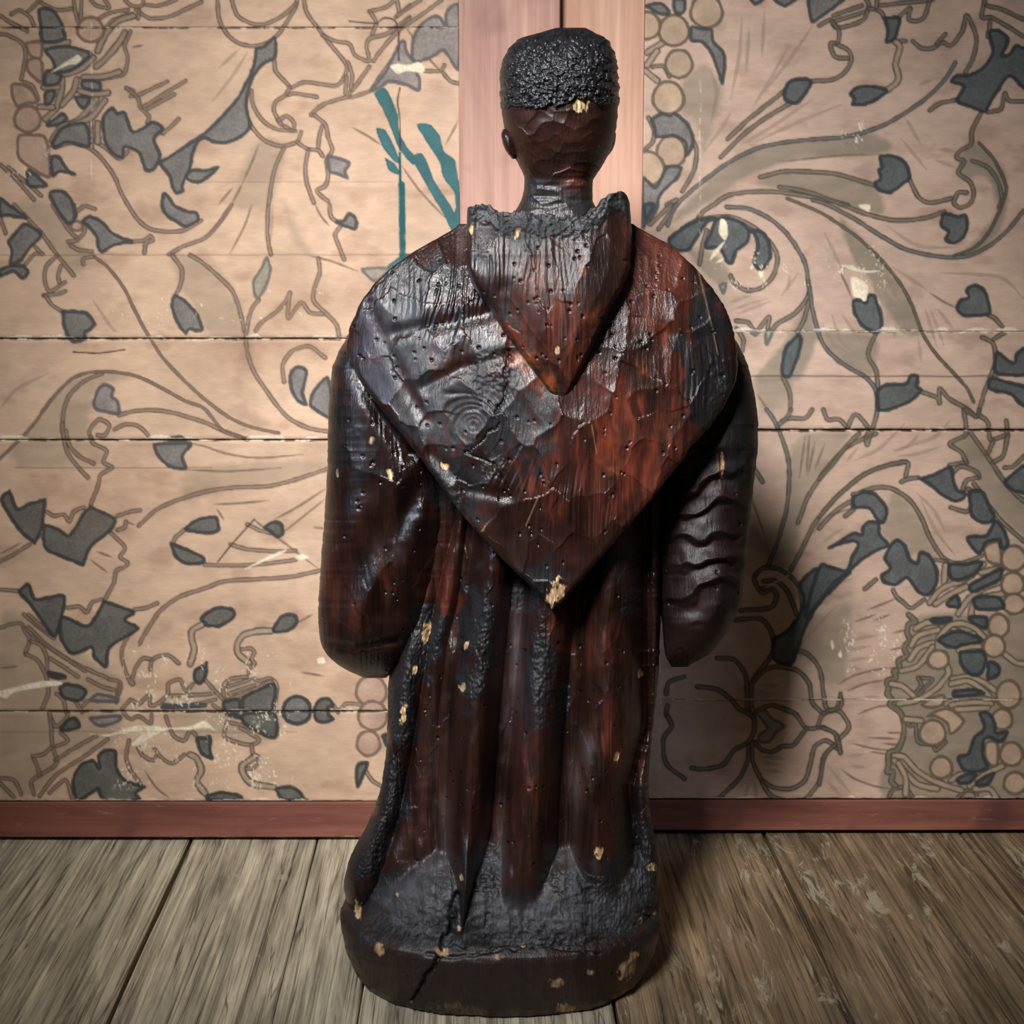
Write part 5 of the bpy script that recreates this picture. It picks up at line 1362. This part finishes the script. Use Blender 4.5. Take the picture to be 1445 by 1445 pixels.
# --- robe with its pleats
G = [  # furrows of the robe, py: px
    ([640, 700, 800, 870, 950, 1000, 1080, 1150, 1230, 1285, 1330], [660, 650, 626, 609, 598, 590, 577, 562, 538, 516, 500]),
    ([640, 700, 800, 845, 912, 1000, 1157, 1210, 1260, 1330], [672, 664, 654, 649, 633, 623, 618, 622, 640, 650]),
    ([640, 760, 845, 1000, 1157, 1215, 1270, 1330], [745, 738, 729, 715, 703, 692, 668, 652]),
    ([640, 827, 978, 1112, 1335], [828, 823, 810, 800, 794]),
    ([640, 800, 1023, 1112, 1224, 1330], [912, 914, 914, 892, 904, 912])]
def folds(qx, qy):
    xs = [np.interp(qy, [640, 1000, 1160, 1230, 1330], [585, 535, 515, 470, 470])] + [np.interp(qy, a, b) for a, b in G] + [np.interp(qy, [640, 1330], [955, 950])]
    amp = [.034, .020, .050, .052, .044, .030]; gap = [.0, .1, .22, .20, .12, .05]
    pw = [1.6, 2.2, 1.8, 2.2, 2.2, 2.0]; sk = [.0, .25, -.1, .05, .0, .1]
    h = np.full(qx.shape, -.026)
    sc = np.interp(qy, [640, 800, 1150, 1260, 1330], [.6, .85, 1.0, .95, .5])
    for i in range(len(xs) - 1):
        u = (qx - xs[i]) / np.maximum(xs[i + 1] - xs[i], 4)
        m = (u >= 0) & (u <= 1)
        w = np.clip(u, 0, 1); w = w + sk[i] * w * (1 - w)
        lobe = np.clip(1 - np.clip(np.abs(2 * w - 1) / (1 - gap[i]), 0, 1) ** pw[i], 0, 1)
        h = np.where(m, amp[i] * lobe * sc - .026 * sc, h)
    # the broad hollow between first and second pleat opens towards the base
    u = (qx - xs[1]) / np.maximum(xs[2] - xs[1], 4); m = (u > 0) & (u < 1)
    h = np.where(m, h - .016 * sstep(800, 1100, qy) * np.sin(np.pi * np.clip(u, 0, 1)), h)
    h = h + .020 * np.exp(-((qx - np.interp(qy, [1100, 1330], [655, 655])) / 23) ** 2) * sstep(1150, 1270, qy)
    # small facets and dents across the pleats
    h = h + .004 * (fbm(qx / 26, qy / 60, 150, 3) - .5) * 2
    return h
def robe_shape(qx, qy):
    """pleats, and the worn ramps that run out of the furrows onto the plinth"""
    h = folds(qx, qy)
    qe = qy - .75 * np.clip(617 - qx, 0, 115) - 6 * np.sin(qx / 23)
    ramp = np.interp(qe, [1120, 1170, 1205, 1240, 1275, 1310, 1350], [-.08, -.045, -.018, .004, .019, .030, .036])
    w = 1 / (1 + np.exp(np.clip(-(ramp - h) / .0035, -30, 30)))
    return h * (1 - w) + ramp * w, w
def robe_detail(qx, qy):
    sh, ramp_w = robe_shape(qx, qy)
    h, c, r = carve(qx, qy, (30, 85), .0036, .0008, .0022, 3)
    k = .55 + .80 * sstep(.3, .7, fbm(qx / 13, qy / 120, 210, 4))
    k = k * (1 - ramp_w) + ramp_w
    raw = (c.sum(-1) > .45)[..., None]
    c = np.where(raw, c, c * k[..., None] * np.array([1.10, 1.18, 1.2]))
    g = (ramp_w * sstep(.30, .62, fbm(qx / 26, qy / 20, 214, 4)))[..., None] * .75
    c = c * (1 - g) + lin(rgb(84, 84, 89) * (.55 + .6 * fbm(qx / 12, qy / 12, 218, 3))[..., None]) * g
    cr = .5 - np.abs(fbm(qx / 11, qy / 9, 215, 4) - .5) * 4
    patchy = sstep(.42, .62, fbm(qx / 45, qy / 32, 217, 3) + .18 * np.exp(-((qx - 880) / 60) ** 2 - ((qy - 1275) / 60) ** 2) + .12 * np.exp(-((qy - 1325) / 22) ** 2))
    h = h + ramp_w * (.0036 * cr * patchy + .004 * (fbm(qx / 18, qy / 14, 216, 3) - .5))
    return sh + h + .0016 * (vnoise(qx / 7, qy / 70, 211) - .5), c, r + .12 * ramp_w
loft('robe', [(316, 690, 862, .03, .03), (335, 640, 905, .05, .05), (362, 590, 950, .06, .06), (400, 548, 985, .07, .07), (450, 520, 1012, .08, .09), (520, 515, 1020, .085, .10), (580, 545, 985, .088, .10), (640, 585, 950, .088, .10),
     (700, 603, 938, .088, .10), (760, 600, 935, .088, .10), (820, 590, 933, .088, .10), (870, 578, 932, .088, .10), (910, 562, 931, .088, .10), (950, 549, 930, .088, .10), (1000, 547, 924, .090, .10), (1060, 545, 918, .092, .10),
     (1110, 538, 915, .094, .10), (1150, 525, 918, .095, .11), (1180, 511, 924, .097, .11), (1215, 492, 930, .099, .12), (1245, 484, 932, .101, .12), (1280, 490, 926, .102, .12), (1320, 503, 910, .102, .12), (1360, 520, 890, .100, .11)],
     YC, 2.5, robe_detail, 1.6, statue)

# --- sleeves
def sleeve_l(qx, qy):
    h, c, r = carve(qx, qy, (52, 120), .0060, .0007, .0010, 6)
    c = c * (.5 + .6 * sstep(.35, .65, fbm(qx / 16, qy / 90, 212, 4)))[..., None] * np.array([.85, .95, 1.0]); r = r - .06
    D, T = seg(qx, qy, [(585, 690), (560, 760), (548, 820), (520, 880)]); h = h - .006 * np.exp(-(D / 14) ** 2)
    D, T = seg(qx, qy, [(500, 520), (540, 590), (575, 640)]); h = h - .008 * np.exp(-(D / 11) ** 2)
    D, T = seg(qx, qy, [(455, 905), (500, 915), (560, 905)]); h = h - .006 * np.exp(-(D / 6) ** 2)
    h = h + .004 * np.sin((qy + (qx - 520) * 1.6) / 26) * sstep(680, 740, qy) * sstep(900, 850, qy)
    return h, c, r
loft('sleeve', [(440, 520, 560, .02, .03), (462, 497, 600, .05, .06), (490, 481, 620, .066, .08), (520, 468, 632, .072, .09), (580, 463, 640, .076, .09), (660, 462, 644, .078, .09), (740, 457, 640, .080, .09), (800, 452, 626, .082, .09), (850, 449, 612, .082, .09),
     (885, 449, 600, .080, .09), (910, 453, 588, .074, .085), (930, 466, 574, .060, .08), (945, 486, 560, .040, .06), (953, 504, 550, .022, .03), (958, 522, 540, .006, .01)], YC + .004, 2.3, sleeve_l, 1.7, statue)
def sleeve_r(qx, qy):
    h, c, r = carve(qx, qy, (70, 60), .0030, .0005, .0010, 8)
    t = (qy + .16 * (qx - 990) + (fbm(qx / 50, qy / 60, 160, 3) - .5) * 52 - 648) / 38.0
    f = t - np.floor(t)
    k0 = np.floor(t); var = .55 + .9 * vnoise(k0 * 3.7, qx / 60, 165)
    ridge = np.where(f < .78, (f / .78) ** 1.5, (1 - f) / .22) * var
    c = c * np.array([.56, .5, .5]); r = r + .16 + .10 * vnoise(qx / 12, qy / 12, 166)  # black staining, plus the shade of this side painted into the sleeve colour
    inner = sstep(930, 952, qx) * sstep(1056, 1030, qx) * sstep(628, 660, qy) * sstep(890, 862, qy)
    h = h + .009 * (ridge - .35) * inner - .006 * inner
    D, T = seg(qx, qy, [(1046, 640), (1052, 700), (1040, 770), (1034, 850)]); h = h - .004 * np.exp(-(D / 8) ** 2)
    D, T = seg(qx, qy, [(1040, 520), (1022, 590), (985, 640)]); h = h - .008 * np.exp(-(D / 12) ** 2)
    return h, c, r
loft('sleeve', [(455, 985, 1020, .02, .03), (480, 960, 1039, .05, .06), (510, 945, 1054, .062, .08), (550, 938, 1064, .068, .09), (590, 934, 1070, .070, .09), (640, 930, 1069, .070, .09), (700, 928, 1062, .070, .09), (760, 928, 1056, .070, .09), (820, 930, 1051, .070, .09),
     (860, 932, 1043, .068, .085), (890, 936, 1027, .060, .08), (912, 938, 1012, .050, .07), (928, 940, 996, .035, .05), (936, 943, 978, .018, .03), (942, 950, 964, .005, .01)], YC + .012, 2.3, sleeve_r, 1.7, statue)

# --- cape
def cape_detail(qx, qy):
    h, c, r = carve(qx, qy, (46, 58), .0050, .0007, .0016, 1)
    for pts, w, dep in (([(560, 470), (640, 455), (700, 440)], 12, .004), ([(600, 545), (650, 520), (720, 500)], 10, .004), ([(610, 640), (660, 690), (715, 700)], 9, .003), ([(940, 470), (990, 480), (1010, 530)], 14, .004), ([(520, 430), (560, 520), (600, 590)], 10, .003)):
        D, T = seg(qx, qy, pts); h = h - dep * np.exp(-(D / w) ** 2)
    D, T = seg(qx, qy, [(790, 585), (800, 700), (785, 850)]); h = h + .006 * np.exp(-(D / 60) ** 2)
    return h, c, r
CAPE = [(316, 650, 892), (330, 628, 916), (345, 600, 946), (360, 577, 962), (380, 549, 983), (400, 528, 1000), (430, 507, 1022), (460, 494, 1034), (490, 488, 1040), (515, 497, 1041), (540, 508, 1038), (570, 532, 1024), (600, 556, 1004), (630, 581, 976), (650, 596, 963),
        (690, 624, 932), (740, 662, 890), (790, 709, 846), (830, 752, 811), (853, 774, 790), (861, 779, 784)]
relief('cape', CAPE, back, [(316, .006), (500, .010), (620, .014), (860, .014)], 9, cape_detail, statue)

# --- hood hanging down the back
def ytop(x): return np.interp(x, [655, 660, 672, 690, 700, 712, 735, 765, 800, 828, 842, 852, 862, 876, 884, 890, 894], [300, 293, 288, 289, 296, 300, 298, 303, 306, 303, 292, 281, 273, 270, 276, 290, 300])
def hood_warp(qx, qy):
    t = np.clip((qy - 296) / 64, 0, 1)
    top = ytop(qx) + (fbm(qx / 5, qx * 0, 170, 3) - .5) * 7
    return np.where(qy < 360, top + t * (360 - top), qy)
def hood_detail(qx, qy):
    h, c, r = carve(qx, qy, (44, 80), .0045, .0006, .0016, 4)
    rim = 1 - sstep(18, 34, qy - ytop(qx) + (fbm(qx / 9, qy / 9, 172, 3) - .5) * 16)
    cl = worley((qx + 8 * vnoise(qx / 7, qy / 7, 175)) / 4.6, (qy + 8 * vnoise(qx / 7, qy / 7, 176)) / 4.6, 9)[0]
    h = h + rim * (.0032 * (.75 - cl) + .0045 * (fbm(qx / 7, qy / 7, 177, 3) - .5) + .003)
    c = c * (1 - rim[..., None]) + lin(rgb(36, 36, 39) * (.6 + .8 * vnoise(qx / 3, qy / 3, 174)[..., None])) * rim[..., None]
    return h, c * .9, r + .10 + .12 * rim
def hood_extra(qx, qy, dl, dr):
    # two chiselled planes meeting in a crest right of the middle, bevelled rims
    crest = np.interp(qy, [300, 420, 500, 580], [835, 826, 808, 794])
    a = np.abs(qx - crest)
    h = -.00012 * np.where(qx < crest, np.minimum(a, 120) * -.15, a * 1.5)
    h = h - .00030 * np.clip(40 - dl, 0, 40) * sstep(380, 440, qy) - .00022 * np.clip(30 - dr, 0, 30)
    D, T = seg(qx, qy, [(712, 410), (750, 470), (782, 520)]); h = h - .004 * np.exp(-(D / 14) ** 2)
    D, T = seg(qx, qy, [(700, 470), (740, 520), (788, 568)]); h = h + .003 * np.exp(-(D / 12) ** 2)
    return h
HOOD = [(296, 660, 889), (330, 658, 892), (380, 659, 889), (405, 668, 880), (430, 687, 866), (470, 713, 847), (510, 743, 827), (550, 771, 808), (572, 786, 797), (579, 790, 794)]
relief('hood', HOOD, lambda x, y: back(x, 345 + 22 * np.logaddexp(0, (y - 345) / 22)), [(296, .056), (345, .066), (400, .056), (450, .046), (500, .037), (580, .023)], 8, hood_detail, statue, warp=hood_warp, extra=hood_extra, under=.05, jit=.5)

# --- head, ear and cropped hair
def head_detail(qx, qy):
    h, c, r = carve(qx, qy, (25, 16), .0030, .0003, .0006, 11, chars=False)
    neck = sstep(240, 256, qy)
    c = c * (1 - neck[..., None]) + lin(rgb(36, 31, 31))[None, None] * neck[..., None]
    h = h + neck * .002 * (vnoise(qx / 40, qy / 5, 180) - .5)
    c2 = lin(rgb(44, 21, 13) * (.5 + .9 * fbm(qx / 22, qy / 16, 182, 3)[..., None]))
    isface = (1 - neck)[..., None]
    chip = (c.sum(-1) > .6)[..., None]
    c = np.where(chip, c, c * (1 - isface) + c2 * isface)
    k = np.exp(-((qx - 808) / 16) ** 2 - ((qy - 252) / 14) ** 2)[..., None]
    c = c * (1 - k) + lin(rgb(88, 44, 32)) * k
    return h, c, r + .08
HEAD = [(42, 792, 820, .006, .01), (45, 768, 836, .022, .03), (51, 744, 849, .036, .045), (61, 727, 858, .050, .06), (75, 716, 865, .060, .075), (95, 709, 869, .068, .085), (120, 707, 872, .072, .09), (150, 707, 872, .073, .092), (175, 710, 871, .070, .09), (195, 716, 867, .064, .088),
        (215, 723, 860, .056, .085), (230, 730, 852, .049, .08), (243, 738, 845, .042, .06), (252, 741, 837, .037, .05), (262, 740, 836, .035, .045), (275, 738, 836, .035, .045), (290, 732, 838, .036, .045), (305, 722, 848, .040, .05), (332, 705, 865, .046, .05)]
head = loft('head', HEAD, YC + .006, 2.3, head_detail, 1.3, statue, jit=.5)
def hair_warp(qx, qy):
    rag = (fbm(qx / 9, qx * 0 + 4, 190, 3) - .5) * 14 + np.interp(qx, [700, 740, 800, 812, 826, 838, 875], [4, 2, -3, -12, -12, -4, -6])
    return qy + sstep(120, 148, qy) * rag
def hair_detail(qx, qy):
    f = worley((qx + 9 * vnoise(qx / 8, qy / 8, 195)) / 4.6, (qy + 9 * vnoise(qx / 8, qy / 8, 196)) / 5.0, 14)[0]; g = fbm(qx / 5, qy / 5, 191, 3) - .5
    h = .0040 * (.7 - f) + .0050 * g
    col = rgb(30, 30, 33) * (.45 + .9 * np.clip(.9 - f, 0, 1))[..., None] * (.8 + .5 * vnoise(qx / 9, qy / 9, 193)[..., None])
    return h, lin(np.clip(col, 0, 1)), .26 + .2 * vnoise(qx / 4, qy / 4, 194)
HAIR = [(39.0, 798, 818, .004, .01)] + [(a - 1.5, b - 2.5, c + 2, d + .0045, e + .003) for a, b, c, d, e in HEAD[1:9] if a < 160]
HAIR[-1] = (149, 705, 874, .0745, .094)
hair = loft('hair', HAIR, YC + .006, 2.3, hair_detail, 1.1, head, jit=1.7, warp=hair_warp)
hair['label'] = 'rough black cropped hair on the crown'
def ear_detail(qx, qy):
    h, c, r = carve(qx, qy, (12, 12), .001, .0002, .0004, 15, chars=False); return h, c * .7, r
loft('ear', [(182, 711, 717, .004, .006), (187, 707, 722, .010, .012), (196, 708, 724, .013, .014), (206, 710, 726, .013, .014), (214, 714, 729, .011, .012), (221, 720, 731, .007, .008), (225, 724, 729, .003, .003)], YC - .006, 2.0, ear_detail, 1.2, head, jit=.3, front=12)
loft('ear', [(182, 861, 866, .004, .006), (187, 857, 870, .010, .012), (196, 855, 869, .013, .014), (206, 852, 867, .013, .014), (214, 850, 863, .011, .012), (221, 848, 857, .007, .008), (225, 850, 853, .003, .003)], YC + .02, 2.0, ear_detail, 1.2, head, jit=.3, front=12)

# --- plinth: a thick irregular disc whose top swells up to the hem
def make_plinth():
    nz, nt = 190, 620
    th = np.linspace(0, 2 * math.pi, nt, endpoint=False)
    xc = -0.0128
    prof = [(0.0, .0, .2), (0.0, .0, .86), (.002, .0, .895), (.012, .0, .93), (.035, .0, .975), (.060, .0, 1.0), (.070, .0, 1.0), (.077, .0, .985), (.082, .0, .95), (.089, .0, .89), (.102, .0, .82), (.118, .0, .74), (.132, .0, .66), (.140, .0, .55), (.143, .0, .1)]
    arc = np.concatenate([[0], np.cumsum([math.hypot(prof[i + 1][0] - prof[i][0], .16 * (prof[i + 1][2] - prof[i][2])) for i in range(len(prof) - 1)])])
    t = np.linspace(0, arc[-1], nz)
    z = np.interp(t, arc, [q[0] for q in prof]); rr = np.interp(t, arc, [q[2] for q in prof])
    n = 2.35
    cx = np.sign(np.cos(th)) * np.abs(np.cos(th)) ** (2 / n); cy = np.sign(np.sin(th)) * np.abs(np.sin(th)) ** (2 / n)
    A, B = .184, .147
    wig = 1 + .02 * (fbm(np.cos(th) * 2 + 5, np.sin(th) * 2 + 5, 200, 3) - .5) * 2
    X = xc + A * rr[:, None] * (cx * wig)[None, :]; Yv = YC + B * rr[:, None] * (cy * wig)[None, :]; Z = np.repeat(z[:, None], nt, 1)
    px, py = project(X, Yv, Z)
    h, col, rough = carve(px, py, (30, 40), .003, .0004, .0026, 17)
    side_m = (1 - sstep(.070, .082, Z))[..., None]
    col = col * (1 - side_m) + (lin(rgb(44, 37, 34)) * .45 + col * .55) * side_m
    nx, ny = (cx / A), (cy / B); l = np.hypot(nx, ny)
    k = sstep(.3, .85, rr)[:, None]
    up = np.interp(t, arc, np.interp(np.arange(len(prof)), [0, 6, 8, 10, 14], [0, 0, .7, .5, 1]))[:, None]
    hh = h * (z > .001)[:, None]
    X = X + hh * k * (1 - up) * (nx / l)[None, :]; Yv = Yv + hh * k * (1 - up) * (ny / l)[None, :]; Z = np.maximum(Z + hh * up, 0)
    V = np.stack([X, Yv, Z], -1).reshape(-1, 3)
    F = grid_faces(nz, nt, True)[:, ::-1]
    V = np.concatenate([V, [[xc, YC, 0]], [[xc, YC, .143]]]); base = nz * nt
    i = np.arange(nt); j = (i + 1) % nt
    C = np.concatenate([col.reshape(-1, 3), np.full((2, 3), .02)]); R = np.concatenate([rough.ravel() + .08, [.5, .5]])
    return solid('plinth', V, F, np.stack([np.full(nt, base), j, i], 1), np.stack([np.full(nt, base + 1), (nz - 1) * nt + i, (nz - 1) * nt + j], 1), C, R, statue)
make_plinth()
